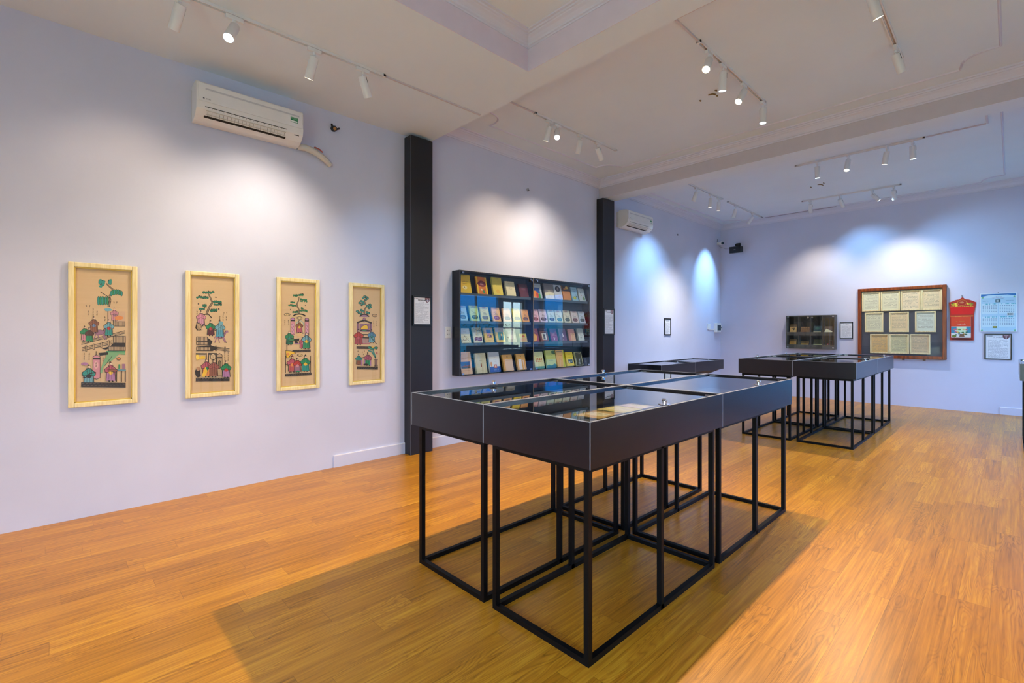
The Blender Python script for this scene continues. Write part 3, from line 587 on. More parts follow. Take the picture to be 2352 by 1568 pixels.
for (x, y, lab, s_) in ((2.50, 4.91, 'old brass coloured hook remains on the ceiling of the middle bay', 1.0), (2.434, 9.22, 'old hook remains on the ceiling of the far bay', .9)):
    t = thing('ceiling_hook', lab, 'hook', (x, y, ZC))
    for i, (dx, dy, l) in enumerate(((0, 0, .045), (-.12, .05, .012), (.09, -.05, .012), (.05, .07, .01))): b = MB(); b.tube([(dx, dy, 0), (dx + l, dy, -.008), (dx + l * 1.4, dy + l * .5, -.012)], .008 * s_, M('7a6038', .5), 6); b.build('hook_arm' if i == 0 else 'screw_stub', t)
# ================================================================== NOTICES
def notice(parent_loc, rot, wd, h, fr, label, shield, group='black framed text notices', lines=26, dep=.015):
    t = thing('framed_notice', label, 'notice', parent_loc, rot, group); b = MB()
    for (a, c) in (((0, 0), (fr, h)), ((wd - fr, 0), (wd, h)), ((fr, 0), (wd - fr, fr)), ((fr, h - fr), (wd - fr, h))): b.box((a[0], -dep, a[1]), (c[0], 0, c[1]), BLACKP)
    b.build('frame', t, bevel=.002); b = MB(); b.box((fr, -.006, fr), (wd - fr, -.002, h - fr), M('dfe2ea', .6)); p = b.build('sheet', t)
    A = Art(-.006); A.R = random.Random(int(wd * 1000 + h * 100)); i0, i1 = fr + .08 * wd, wd - fr - .08 * wd; top = h - fr - .035 * h
    if shield:
        q = .075 * (wd / .3) * .8; cx, cy = wd - fr - q * .8, top - q * .25
        A.poly([(cx - q * .6, cy + q * .5), (cx + q * .6, cy + q * .5), (cx + q * .6, cy - q * .2), (cx, cy - q * .7), (cx - q * .6, cy - q * .2)], '5a1f2e'); A.rect(cx - q * .45, cy + q * .15, cx + q * .45, cy + q * .36, 'c7a8b0'); A.rect(cx - q * .08, cy - q * .5, cx + q * .08, cy + q * .1, 'd9dce6'); A.rect(cx - q * .5, cy - q * .12, cx + q * .5, cy - q * .02, '8f9ab8')
    A.words(fr + .03 * wd, wd * .3, top - .01, .008 * h / .33, '3a3a44', .95); A.words(wd * .28, wd * .68, top - .022 * h / .33, .009 * h / .33, '2b2b34', .95); A.words(wd * .33, wd * .62, top - .040 * h / .33, .004 * h / .33, '8a7a84')
    y0 = top - .06 * h / .33; y1 = fr + .04 * h
    for k in range(lines):
        y = y0 - (y0 - y1) * k / (lines - 1); e = i1 if A.R.random() < .6 else i0 + (i1 - i0) * A.R.uniform(.5, .95); A.words(i0, e, y, (y0 - y1) / lines * .42, '8e94a4', .93)
    A.build('print', p)
notice((.1315, 2.853, 1.416), (0, 0, PI / 2), .250, .331, .018, 'black framed notice with a small shield emblem, hung on the nearer charcoal column', True)
notice((.1315, 6.40, 1.297), (0, 0, PI / 2), .30, .428, .022, 'black framed notice with a small shield emblem, hung on the farther charcoal column', True, lines=30)
notice((.002, 8.585, 1.278), (0, 0, PI / 2), .256, .336, .024, 'small black framed notice alone on the bright wall above the wall mounted case', False)
notice((2.335, YB - .002, 1.215), (0, 0, 0), .215, .325, .013, 'narrow black framed notice between the small cabinet and the brown display frame', False)
notice((4.362, YB - .002, .893), (0, 0, 0), .320, .423, .017, 'wide black framed notice with shield emblem under the blue calendar', True)
# ================================================================== SOCKETS AND BOXES
t = thing('wall_socket', 'white double wall socket tucked beside the book cabinet', 'socket', (0, 3.385, 1.275), (0, 0, PI / 2))
b = MB(); b.box((0, -.012, 0), (.085, 0, .135), WHITEP); b.build('plate', t, bevel=.003)
A = Art(-.012)
for z in (.045, .09):
    for x in (.035, .055): A.ell(x, z, .004, .006, '2b2b30', 8)
A.build('socket_holes', t)
t = thing('fuse_box', 'white fuse box with a dark window in the far left corner', 'fuse box', (0, 10.84, 1.335), (0, 0, PI / 2))
b = MB(); b.box((0, -.07, 0), (.23, 0, .215), WHITEP); b.build('housing', t, bevel=.006); b = MB(); b.box((.03, -.078, .045), (.20, -.07, .165), M('16323a', .15)); b.build('flap', t, bevel=.004)
t = thing('switch_box', 'small white socket box right of the fuse box', 'socket', (0, 11.09, 1.38), (0, 0, PI / 2))
b = MB(); b.box((0, -.045, 0), (.085, 0, .12), WHITEP); b.build('housing', t, bevel=.004); b = MB(); b.box((.02, -.05, .05), (.035, -.045, .08), BLACKP); b.box((.05, -.05, .05), (.065, -.045, .08), BLACKP); b.build('plug', t)
t = thing('junction_box', 'thin white junction plate with conduit left of the fuse box', 'socket', (0, 10.50, 1.40), (0, 0, PI / 2))
b = MB(); b.box((0, -.02, 0), (.12, 0, .13), WHITEP); b.build('plate', t, bevel=.003); b = MB(); b.box((.06, -.015, -.012), (.34, 0, .004), WHITEP); b.build('conduit', t)
# camera and speaker
t = thing('security_camera', 'small white bullet security camera in the far left corner', 'camera', (0, 11.03, 3.37))
b = MB(); b.tube([(.0, 0, 0), (.05, .0, 0)], [.035, .02], WHITEP, 12); b.build('bracket', t)
b = MB(); b.tube([(.05, .03, .0), (.10, -.03, -.01), (.15, -.08, -.02)], [.038, .040, .036], WHITEP, 16); bb = b.build('housing', t, smooth=True)
b = MB(); b.tube([(.148, -.078, -.02), (.156, -.086, -.022)], .030, BLACKP, 16); b.build('lens', bb)
b = MB(); b.tube([(.02, -.03, .10), (.0, -.02, .03)], .004, M('4a4e5a', .5), 6); b.build('cable', t)
t = thing('wall_speaker', 'black wall speaker on a bracket in the far left corner', 'speaker', (.41, YB, 3.10))
b = MB(); b.box((-.045, -.05, .14), (.045, 0, .24), BLACKP); b.box((-.03, -.14, .17), (.03, -.03, .21), BLACKP); b.build('bracket', t, bevel=.004)
b = MB(); b.prism([(-.24, .0), (-.25, .14), (-.08, .15), (-.08, .02)], -.115, .12, M('08080c', .45)); bx = b.build('cabinet', t, bevel=.006)
A = Art(-.2475); A.rect(-.022, .066, .022, .074, 'b9bcc4'); A.build('badge', bx)
b = MB(); b.tube([(.03, 11.06, 3.30), (.12, 11.19, 3.25), (.33, 11.19, 3.23), (.36, 11.15, 3.22)], .0025, M('33343a', .6), 6); tag(b.build('speaker_cable'), 'thin dark cable running from the corner camera to the speaker', 'cable')
# ================================================================== LIGHTING TRACKS AND SPOTS
def track(axis, c, a0, a1, zc, label, name='lighting_track'):
    t = thing(name, label, 'light track', (c, a0, zc) if axis == 'y' else (a0, c, zc), (0, 0, 0 if axis == 'y' else -PI / 2), 'white ceiling light tracks')
    L = a1 - a0; b = MB(); wd = .018
    b.box((-wd, 0, -.006), (wd, L, 0), WHITEM); b.box((-wd, 0, -.020), (-wd + .008, L, -.006), WHITEM); b.box((wd - .008, 0, -.020), (wd, L, -.006), WHITEM); b.build('rail', t)
    for q in (0, L - .02): b = MB(); b.box((-wd, q, -.021), (wd, q + .02, 0), WHITEM); b.build('end_cap', t)
    b = MB(); b.box((-.004, .02, -.009), (.004, L - .02, -.006), M('c2ab9c', .4)); b.build('contact_strip', t)
track('y', .98, .0, 2.05, ZS, 'white track running along the low ceiling above the framed prints')
track('y', .98, 3.90, 5.50, ZC, 'white track above the book cabinet wall')
track('y', 2.85, 3.93, 5.48, ZC, 'white track near the middle of the centre bay')
track('y', 3.99, 3.30, 5.47, ZC, 'white track at upper right running towards the viewer')
track('x', 7.93, 2.46, 3.92, ZC, 'white track across the far bay, nearer of the two crosswise ones')
track('x', 10.17, 1.95, 3.41, ZC, 'white track across the far bay, closest to the back wall')
track('y', .98, 7.54, 8.93, ZC, 'white track along far bay left wall, nearer piece')
track('y', .98, 9.18, 10.85, ZC, 'white track along far bay left wall, farther piece')
def conduit(x0, y0, x1, y1, zc, label, col='cdc6cc', r=.008):
    b = MB(); b.box((min(x0, x1) - r, min(y0, y1) - r, zc - .014), (max(x0, x1) + r, max(y0, y1) + r, zc), M(col, .5))
    tag(b.build('cable_conduit'), label, 'conduit', 'white ceiling cable conduits')
conduit(.98, 2.07, .98, 3.10, ZS, 'white conduit continuing the nearest track to the first beam edge')
conduit(.98, 3.27, .98, 3.88, ZC, 'white conduit from the first beam to the track above the book cabinet')
conduit(2.85, 3.54, 2.85, 3.91, ZC, 'short white conduit leading into the start of the middle bay track')
conduit(2.86, 3.52, 3.94, 3.52, ZC, 'white conduit along the first beam, meeting the middle track conduit at a corner')
conduit(3.94, 7.93, 4.46, 7.93, ZC, 'white conduit extending the nearer crosswise track to the right')
conduit(4.48, 7.35, 4.48, 7.91, ZC, 'short white conduit at upper right of far bay, at a right angle')
conduit(.98, 10.87, .98, 11.02, ZC, 'thin conduit stub at the far end of the left wall track', '9c98a2')
conduit(1.02, 11.05, 2.3, 11.05, ZC, 'thin conduit running along the back wall ceiling edge', '9c98a2', .005)
GLOW_W = emis('warm_lamp_face', (1, .86, .62), 9); GLOW_C = emis('cool_lamp_face', (.72, .88, 1), 9); GLOW_D = emis('soft_lamp_face', (1, .95, .85), 3); OFFM = M('c9c6bc', .5)
def spot(x, y, zc, d, label, col, power, size=44, face='W', blend=1.0, aim=None):
    """track spotlight: adapter in the track, stem, tilting can, lamp face; d is the direction the can points"""
    t = thing('track_spotlight', label, 'spotlight', (x, y, zc - .021), (0, 0, 0), 'white track spotlights'); d = Vector(d).normalized()
    b = MB(); b.box((-.014, -.055, -.028), (.014, .055, 0), WHITEM); b.build('adapter', t, bevel=.003)
    top = Vector((0, 0, -.075)); b = MB(); b.tube([(0, 0, -.028), (0, 0, -.05)], .012, WHITEM, 10); b.tube([(0, 0, -.05), tuple(top + d * .03)], .006, WHITEM, 8); b.build('stem', t)
    side = d.cross(Vector((0, 0, 1))); side = side.normalized() if side.length > .05 else Vector((1, 0, 0))
    L = .162; r = .033; b = MB(); a = top - d * .012; e = a + d * L
    b.tube([tuple(a), tuple(a + d * .004), tuple(e)], [r * .93, r, r], WHITEM, 24, caps=False); k = len(b.v)
    b.f.append(list(range(0, 24))[::-1]); b.mi.append(0)
    b.tube([tuple(e), tuple(e - d * .022)], [r * .93, r * .78], M('d9d7d4', .3), 24, caps=False)
    can = b.build('can', t, smooth=True)
    b = MB(); q = a + side * (r + .001); b.tube([tuple(q + d * .01), tuple(q + d * .05), tuple(q + d * .05 + Vector((0, 0, -.004)))], .0018, M('1e1e22', .5), 5); b.build('pivot_slot', can)
    fm_ = {'W': GLOW_W, 'C': GLOW_C, 'D': GLOW_D, 'O': OFFM}[face]
    b = MB(); c = e - d * .004; b.tube([tuple(c), tuple(c + d * .002)], r * .90, fm_, 20); b.build('lamp_face', can)
    if power:
        l = bpy.data.lights.new('lamp_light', 'SPOT'); l.energy = power; l.color = col; l.spot_size = math.radians(size); l.spot_blend = blend; l.shadow_soft_size = .022
        o = bpy.data.objects.new('lamp_light', l); C.objects.link(o); o.parent = t; o.location = e + d * .006
        dd = Vector(aim) - Vector((x, y, zc - .1)) if aim else d
        o.rotation_euler = dd.to_track_quat('-Z', 'Y').to_euler()
#SPOTS
P_ = 1.0
SP = [
 # x, y, zc, dir, colour, power, cone, face, label, aim
 (1.55, -.60, ZS, (-.15, .25, -.95), (1.0, .58, .20), 110, 90, 'W', 'warm spotlight added outside the picture at upper left to warm the floor', None),  # unseen lamp added to brighten the left floor with warm light
 (.98, .60, ZS, (-.55, -.15, -.85), WARM, 24, 84, 'W', 'nearest white spotlight over the framed prints, tilted towards the wall', None),
 (.98, .91, ZS, (.45, -.35, -.82), COOL, 50, 110, 'C', 'spotlight over the framed prints whose lamp glares blue white', None),
 (.98, 1.454, ZS, (-.45, -.10, -.89), NEUT, 98, 92, 'W', 'white spotlight over the framed prints hanging nearly straight, third along its track', None),
 (.98, 1.85, ZS, (-.25, .46, -.88), COOL, 45, 84, 'C', 'white spotlight over the framed prints leaning right, last on its track', None),
 (.98, 4.15, ZC, (-.42, .05, -.90), WARM, 80, 90, 'W', 'first spotlight above the book cabinet, leaning left', None),
 (.98, 4.29, ZC, (.40, -.50, -.77), COOL, 50, 110, 'C', 'spotlight above the book cabinet whose lamp glares blue white', None),
 (.98, 4.724, ZC, (-.45, .17, -.87), NEUT, 100, 90, 'W', 'third spotlight above the book cabinet, hanging nearly straight', None),
 (.98, 5.085, ZC, (-.05, .60, -.80), COOL, 60, 90, 'C', 'last spotlight above the book cabinet, leaning right', None),
 (2.85, 4.13, ZC, (.10, -.62, -.78), WARM, 640, 125, 'W', 'middle bay spotlight with the strongest warm glare, first on its track', None),
 (2.85, 4.423, ZC, (-.10, .15, -.98), COOL, 60, 90, 'C', 'middle bay spotlight with a cool white face, second on its track', None),
 (2.85, 4.915, ZC, (-.12, -.60, -.79), WARM, 200, 110, 'W', 'middle bay spotlight glaring warm, third on its track', None),
 (2.85, 5.448, ZC, (0, -.08, -.99), COOL, 70, 90, 'C', 'middle bay spotlight with a blue face, last on its track', None),
 (3.99, 4.17, ZC, (.20, .38, -.90), NEUT, 130, 100, 'W', 'upper right spotlight cut by the picture top edge, lit warm white', None),
 (3.99, 5.20, ZC, (.22, .40, -.89), NEUT, 110, 100, 'W', 'upper right spotlight at the end of its track, tilted right', None),
 (2.743, 7.93, ZC, (0, .10, -.99), COOL, 110, 100, 'C', 'far bay crosswise spotlight, leftmost on the nearer track, cool face', None),
 (3.113, 7.93, ZC, (-.05, -.35, -.93), WARM, 300, 120, 'W', 'far bay crosswise spotlight with the warm glowing lamp', None),
 (3.537, 7.93, ZC, (-.18, .12, -.97), NEUT, 60, 90, 'D', 'far bay crosswise spotlight leaning left with a dim face', None),
 (3.799, 7.93, ZC, (.02, .12, -.99), COOL, 160, 110, 'C', 'far bay crosswise spotlight, rightmost on the nearer track', None),
 (2.083, 10.17, ZC, (-.03, .42, -.90), NEUT, 95, 84, 'O', 'spotlight nearest the back wall track, leftmost, dark from behind', None),
 (2.553, 10.17, ZC, (.18, .62, -.76), COOL, 60, 84, 'O', 'second spotlight on the back wall track, leaning right', None),
 (3.017, 10.17, ZC, (.62, .20, -.75), COOL, 110, 110, 'C', 'spotlight on the back wall track tilted far right with a bright face', None),
 (3.308, 10.17, ZC, (.02, .42, -.90), NEUT, 130, 84, 'O', 'rightmost spotlight on the back wall track, pointing at the wall', None),
 (.98, 7.884, ZC, (-.42, .08, -.90), COOL, 170, 90, 'C', 'first spotlight along the far left wall, cool face', None),
 (.98, 8.439, ZC, (-.14, .10, -.98), NEUT, 190, 84, 'D', 'second spotlight along the far left wall', None),
 (.98, 8.777, ZC, (-.12, .12, -.98), NEUT, 160, 84, 'D', 'third spotlight along the far left wall, warm face', None),
 (.98, 9.546, ZC, (-.30, .10, -.95), COOL, 50, 90, 'C', 'fourth spotlight along the far left wall, on the farther track', None),
 (.98, 10.434, ZC, (-.62, .0, -.78), COOL, 240, 58, 'O', 'last spotlight along the far left wall, turned to the wall', None),
]
for (x, y, zc, d, col, pw, cone, face, lab, aim) in SP: spot(x, y, zc, d, lab, col, pw * P_, cone, face, aim=aim)
# ================================================================== BOOKS
class Cover:
    pass
def book(loc, rotz, wd, h, th, lean, base, draw, label, group, texth=None):
    t = thing('book', label, 'book', loc, (-lean, 0, rotz), group)
    cv = M(base, .42); b = MB(); c = .002
    b.box((0, 0, 0), (wd, c, h), cv); b.box((0, th - c, 0), (wd, th, h), cv); b.box((0, 0, 0), (c, th, h), cv); o = b.build('cover', t)
    b = MB(); b.box((c, c, .002), (wd - .003, th - c, h - .002), M('e6dfcc', .8)); b.build('pages', t)
    A = Art(0, lambda u, v: (u * wd, v * h)); A.R = random.Random(hash(label) % 1000 if False else int(wd * 99999)); draw(A); A.build('cover_print', o)
def series(badge, name='Kiều', top='b0403c'):
    def f(A):
        A.rect(.30, .93, .70, .965, top); A.words(.22, .78, .875, .018, '5a5a50', .9); A.words(.26, .74, .83, .014, '7a7a70', .9); A.text('Truyện', .42, .72, .06, '4a4a44', .4); A.text(name, .56, .56, .15, '3a3a36', .62)
        A.line([(.2, .66), (.45, .60), (.3, .47), (.75, .44)], .018, '5a584e')
        A.poly([(.28, .12), (.72, .12), (.86, .20), (.86, .30), (.72, .38), (.28, .38), (.14, .30), (.14, .20)], badge); A.words(.3, .7, .28, .02, 'c8c0b0'); A.words(.3, .7, .20, .02, 'c8c0b0')
    return f
def d_r11(A): A.text('TRUYỆN', .5, .92, .04, '6a4a18', .8); A.text('QUỐC ÂM', .5, .62, .13, '5a3210', .9); A.words(.3, .7, .50, .02, '6a4a18'); A.ell(.45, .30, .2, .1, 'f4e6b0'); A.ell(.4, .31, .04, .03, '3a3a30'); A.ell(.52, .27, .04, .03, '3a3a30')
def d_r12(A): A.rect(0, 0, .14, 1, 'f2c52e'); A.rect(.84, 0, 1, 1, 'f2c52e'); A.blob(.5, .60, .42, .18, '7c1a32', 14, .08); A.text('Kiều', .5, .60, .15, 'e8b8c0', .55); A.text('Truyện', .5, .82, .07, '5a1a20', .6); A.ell(.42, .25, .1, .05, 'f6e9c8'); A.ell(.6, .14, .09, .10, '2f8a50'); A.ell(.66, .24, .05, .05, 'c03a30')
def d_r13(A): A.words(.35, .65, .92, .015, '7a6a30'); A.text('NGHIÊN CỨU', .5, .62, .045, '4a4420', .75); A.text('TRUYỆN KIỀU', .5, .53, .045, '4a4420', .75); A.ell(.5, .2, .18, .12, 'e8b53a')
def d_r14(A): A.ell(.5, .5, .22, .12, 'd8cfae'); A.line([(.4, .5), (.5, .58), (.6, .48), (.45, .42)], .02, '8a8264'); A.words(.3, .7, .85, .015, '9a937a')
def d_mar(A): A.words(.25, .8, .72, .03, 'b89aa4'); A.words(.3, .75, .62, .025, 'a0828c'); A.words(.3, .7, .54, .02, 'a0828c')
def d_r16(A): A.rect(0, .35, .8, .72, '1d4f9a'); A.ell(.25, .25, .28, .25, 'f0902e'); A.ell(.45, .2, .14, .2, 'd8402a'); A.poly([(.55, 0), (.6, .35), (.8, .3), (.78, 0)], '2f9a50'); A.words(.1, .8, .84, .02, '9a8a70')
def d_r17(A): A.text('Kiều', .5, .55, .13, 'd8cfa0', .5); A.poly([(0, 0), (1, 0), (1, .42), (.5, .46), (0, .38)], 'e2dcc4'); A.words(.3, .7, .88, .015, '5a5458'); A.line([(.3, .05), (.5, .3), (.7, .1)], .02, 'b0b090')
def d_r18(A): A.ell(.5, .72, .33, .20, '1c2240'); A.ell(.52, .70, .12, .10, '8a7a86'); A.ell(.5, .80, .05, .05, 'c0a890'); A.text('KIỀU', .55, .20, .10, 'd88a6a', .6); A.words(.2, .9, .08, .02, 'c08a70')
def d_r19(A): A.rect(0, .62, 1, 1, '4a2e2a'); A.blob(.6, .84, .22, .10, 'd8b04a'); A.blob(.35, .76, .18, .06, 'c8783a'); A.words(.2, .8, .50, .02, '8a5a38'); A.words(.2, .8, .44, .02, '8a5a38')
def d_r1a(A): A.text('Truyện', .5, .68, .10, '2f5a9a', .75); A.words(.2, .8, .82, .02, '5a80a8'); A.ell(.42, .2, .26, .12, 'a8b84a'); A.ell(.42, .2, .12, .07, 'd8d070'); A.ell(.72, .3, .08, .05, '2e3a4a'); A.ell(.7, .42, .06, .03, '2e3a4a')
def d_r1b(A): A.words(.3, .8, .88, .02, '7a8288'); A.line([(.35, .75), (.4, .5)], .07, '5a5a60'); A.rect(.36, .42, .46, .48, 'b04a48'); A.blob(.72, .22, .2, .16, '6a8a58'); A.line([(.68, .2), (.78, .5)], .03, '8a9a70')
def d_r31(A): A.rect(0, .62, 1, 1, 'b9bcc6'); A.text('TẬP KIỀU', .5, .76, .10, '4a3a6a', .85); A.words(.2, .6, .92, .02, '6a6a7a'); A.line([(.1, .12), (.3, .3), (.35, .5), (.5, .38), (.85, .1)], .03, '5a4630'); A.line([(.35, .5), (.65, .42), (.8, .3)], .02, '5a4630'); A.line([(.25, .18), (.6, .22)], .03, '6a3a28')
def d_r32(A): A.rect(0, .68, 1, 1, 'a9aa9a'); A.line([(.2, .92), (.5, .82), (.8, .76)], .04, '3a342c'); A.ell(.8, .87, .12, .08, '4a4438'); A.ell(.8, .87, .08, .05, 'a9aa9a'); A.text('KIỀU', .5, .55, .17, '6a6a5a', .75); A.poly([(.1, .12), (.12, .30), (.3, .38), (.6, .33), (.92, .40), (.9, .12), (.6, .1), (.35, .18)], '6a2a62'); A.words(.25, .85, .27, .025, 'd8b8d4'); A.words(.3, .8, .21, .025, 'd8b8d4')
def d_r33(A): A.rect(0, .62, 1, 1, 'a89a94'); A.rect(.28, .62, .78, .86, '2f62b8'); A.rect(.3, .33, .8, .52, '5a3050'); A.ell(.42, .42, .08, .08, 'e8c070'); A.ell(.6, .45, .1, .06, 'a880b8'); A.rect(.35, .55, .62, .64, 'd890a0'); A.text('Truyện Kiều', .55, .14, .07, '9a6a28', .7)
def d_r34(A): A.rect(0, .70, 1, 1, 'aab0b8'); A.text('Truyện Kiều', .5, .88, .07, '7a6a80', .75); A.rect(.25, .15, .85, .70, '4aa0a8'); A.poly([(.4, .15), (.62, .6), (.7, .15)], '2f5a7a'); A.ell(.66, .5, .08, .1, 'd8c08a')
def d_r35(A): A.rect(.15, .2, .85, .8, 'd8cfc4'); A.words(.2, .8, .88, .03, '6a6a6a')
def d_r36(A): A.rect(0, .55, 1, 1, 'd8c84a'); A.ell(.55, .68, .2, .12, 'b84a3a'); A.rect(.1, .1, .9, .45, 'd8a878')
def d_r37(A): A.ell(.35, .32, .42, .30, 'f2b43a'); A.text('THƠ', .5, .78, .10, 'e8a878', .7); A.words(.1, .9, .66, .02, 'e0b0a0')
def d_r38(A): A.rect(0, .78, 1, 1, '3a2034'); A.words(.2, .8, .88, .02, 'a08a98'); A.text('NGUYỄN DU', .5, .74, .05, 'd89a6a', .7); A.rect(.22, .10, .78, .62, 'ddd6c2'); A.ell(.5, .42, .14, .12, '4a443c'); A.poly([(.35, .14), (.65, .14), (.6, .36), (.4, .36)], '5a5448')
def d_r39(A): A.poly([(0, .75), (.4, .66), (1, .80), (1, 1), (0, 1)], '5a3a80'); A.text('NGUYỄN DU', .5, .58, .06, 'f0e4ee', .85); A.words(.2, .8, .46, .04, 'e0a8c0'); A.line([(.4, .3), (.5, .1), (.6, .28)], .04, 'e8d8e8')
def d_r3a(A): A.ell(.5, .55, .1, .06, 'd8c8e0'); A.ell(.55, .40, .12, .05, 'e8d8e8'); A.ell(.5, .1, .06, .02, 'c8b8d0')
def d_r3b(A): A.rect(.3, 0, 1, .62, 'e8b890'); A.text('TRUYỆN KIỀU', .6, .60, .05, '9a5a40', .7); A.words(.3, .9, .52, .02, 'a87058')
def d_r3c(A): A.words(.2, .8, .85, .03, '8a8a80'); A.rect(0, .0, 1, .66, 'd6dcd2'); A.line([(.3, .5), (.4, .42), (.5, .5)], .03, '4a4a50'); A.line([(.6, .48), (.7, .4)], .03, '4a4a50'); A.line([(.3, .28), (.5, .2), (.6, .3)], .03, '4a4a50')
def d_r41(A): A.words(.1, .7, .90, .012, '6a5a58'); A.words(.1, .8, .72, .010, '7a6a68'); A.words(.1, .8, .66, .010, '7a6a68'); A.rect(.03, .26, .85, .56, '2f5fa0'); A.rect(.03, .26, .85, .34, '3a4030'); A.poly([(.05, .34), (.35, .40), (.7, .38), (.85, .42), (.85, .34)], '8a4a30'); A.rect(.36, .38, .46, .48, '3a4a58'); A.words(.2, .8, .16, .02, 'b08a6a')
def d_r42(A): A.words(.3, .75, .92, .012, '8a8a7c'); A.text('THƠ', .5, .70, .03, '4a3a30', .3); A.text('NGUYỄN DU', .5, .63, .045, '3a2a24', .55); A.ell(.5, .40, .055, .11, '8a3a24'); A.words(.35, .65, .12, .01, 'a09878')
def d_r43(A): A.rect(0, 0, 1, .28, '1258b0'); A.rect(0, .78, 1, 1, 'b4bcc8'); A.words(.35, .75, .90, .012, '6a7a90'); A.text('NGUYỄN DU', .55, .72, .035, '3a4a5a', .6); A.text('TRUYỆN KIỀU', .55, .63, .06, 'a8b4c4', .7); A.text('TOÀN TẬP', .55, .52, .03, 'c06a50', .5); A.ell(.18, .40, .1, .12, 'e0a060'); A.rect(.42, .20, .68, .38, 'd8744a'); A.ell(.55, .28, .07, .06, 'f0c0a0'); A.words(.35, .8, .10, .02, '9ac0e8')
def d_r44(A): A.ell(.5, .86, .06, .04, '6a4a20'); A.rect(.2, .02, 1, .72, 'dcc0a4'); A.words(.3, .9, .64, .02, 'b09070')
def d_r45(A): A.ell(.5, .84, .05, .04, '6a4a20'); A.rect(.2, .02, .55, .66, 'e6e4e4'); A.rect(.68, .04, .8, .6, 'e0cdb8')
def d_r46(A): A.rect(0, 0, 1, .13, '4f9a90'); A.text('NGUYỄN DU', .45, .74, .06, '3a5a3a', .8); 
def _sq(A):
    d_r46(A)
    for i in range(4):
        for j in range(3): A.blob(.22 + .19 * i, .42 + .09 * j, .06, .03, 'c8682e', 7, .4)
def d_r47(A): A.blob(.8, .88, .25, .1, '3f6a38', 10, .5); A.words(.2, .7, .68, .03, '6a7a3a', .6); A.words(.3, .8, .56, .02, '8a9a4a', .8); A.text('NGUYỄN DU', .5, .42, .08, '3a5a34', .75); A.poly([(0, 0), (1, 0), (1, .16), (.8, .22), (.5, .12), (.2, .18), (0, .12)], '3f7a5a'); A.poly([(0, 0), (1, 0), (1, .08), (.6, .12), (0, .05)], '2f5f4f')
def d_r48(A): A.poly([(.7, 0), (1, 0), (1, 1), (.9, 1)], 'c8d040'); A.rect(.1, .86, .8, .94, '9a8a68'); A.words(.15, .75, .66, .03, 'c07a50'); A.text('KIỀU', .45, .54, .09, 'd8703c', .6); A.text('TẬP KIỀU', .5, .42, .05, '6a3a24', .8)
def d_r49(A): A.text('Truyện Kiều', .5, .82, .07, '6a5a10', .7); A.words(.3, .7, .62, .015, '8a7a20'); A.rect(.25, .18, .85, .46, '1f4a48'); A.ell(.4, .28, .1, .06, 'c8d0c0'); A.ell(.7, .32, .08, .05, '7aa8a8')
def d_r4a(A): A.rect(.07, .03, .93, .97, '3d4228'); A.words(.4, .85, .86, .03, 'c8c8a0'); A.blob(.55, .4, .1, .06, 'aeb4a0', 9, .5); A.blob(.45, .2, .14, .08, '8a907c', 9, .5); A.blob(.6, .15, .08, .04, 'c8ccb8', 9, .5)
def d_r4b(A): A.words(.2, .6, .5, .04, '8a8e98')
G1, G2, G3, G4 = 'books on the top shelf of the wall cabinet', 'matching paperbacks on the second shelf', 'books on the third shelf of the wall cabinet', 'books on the bottom shelf of the wall cabinet'
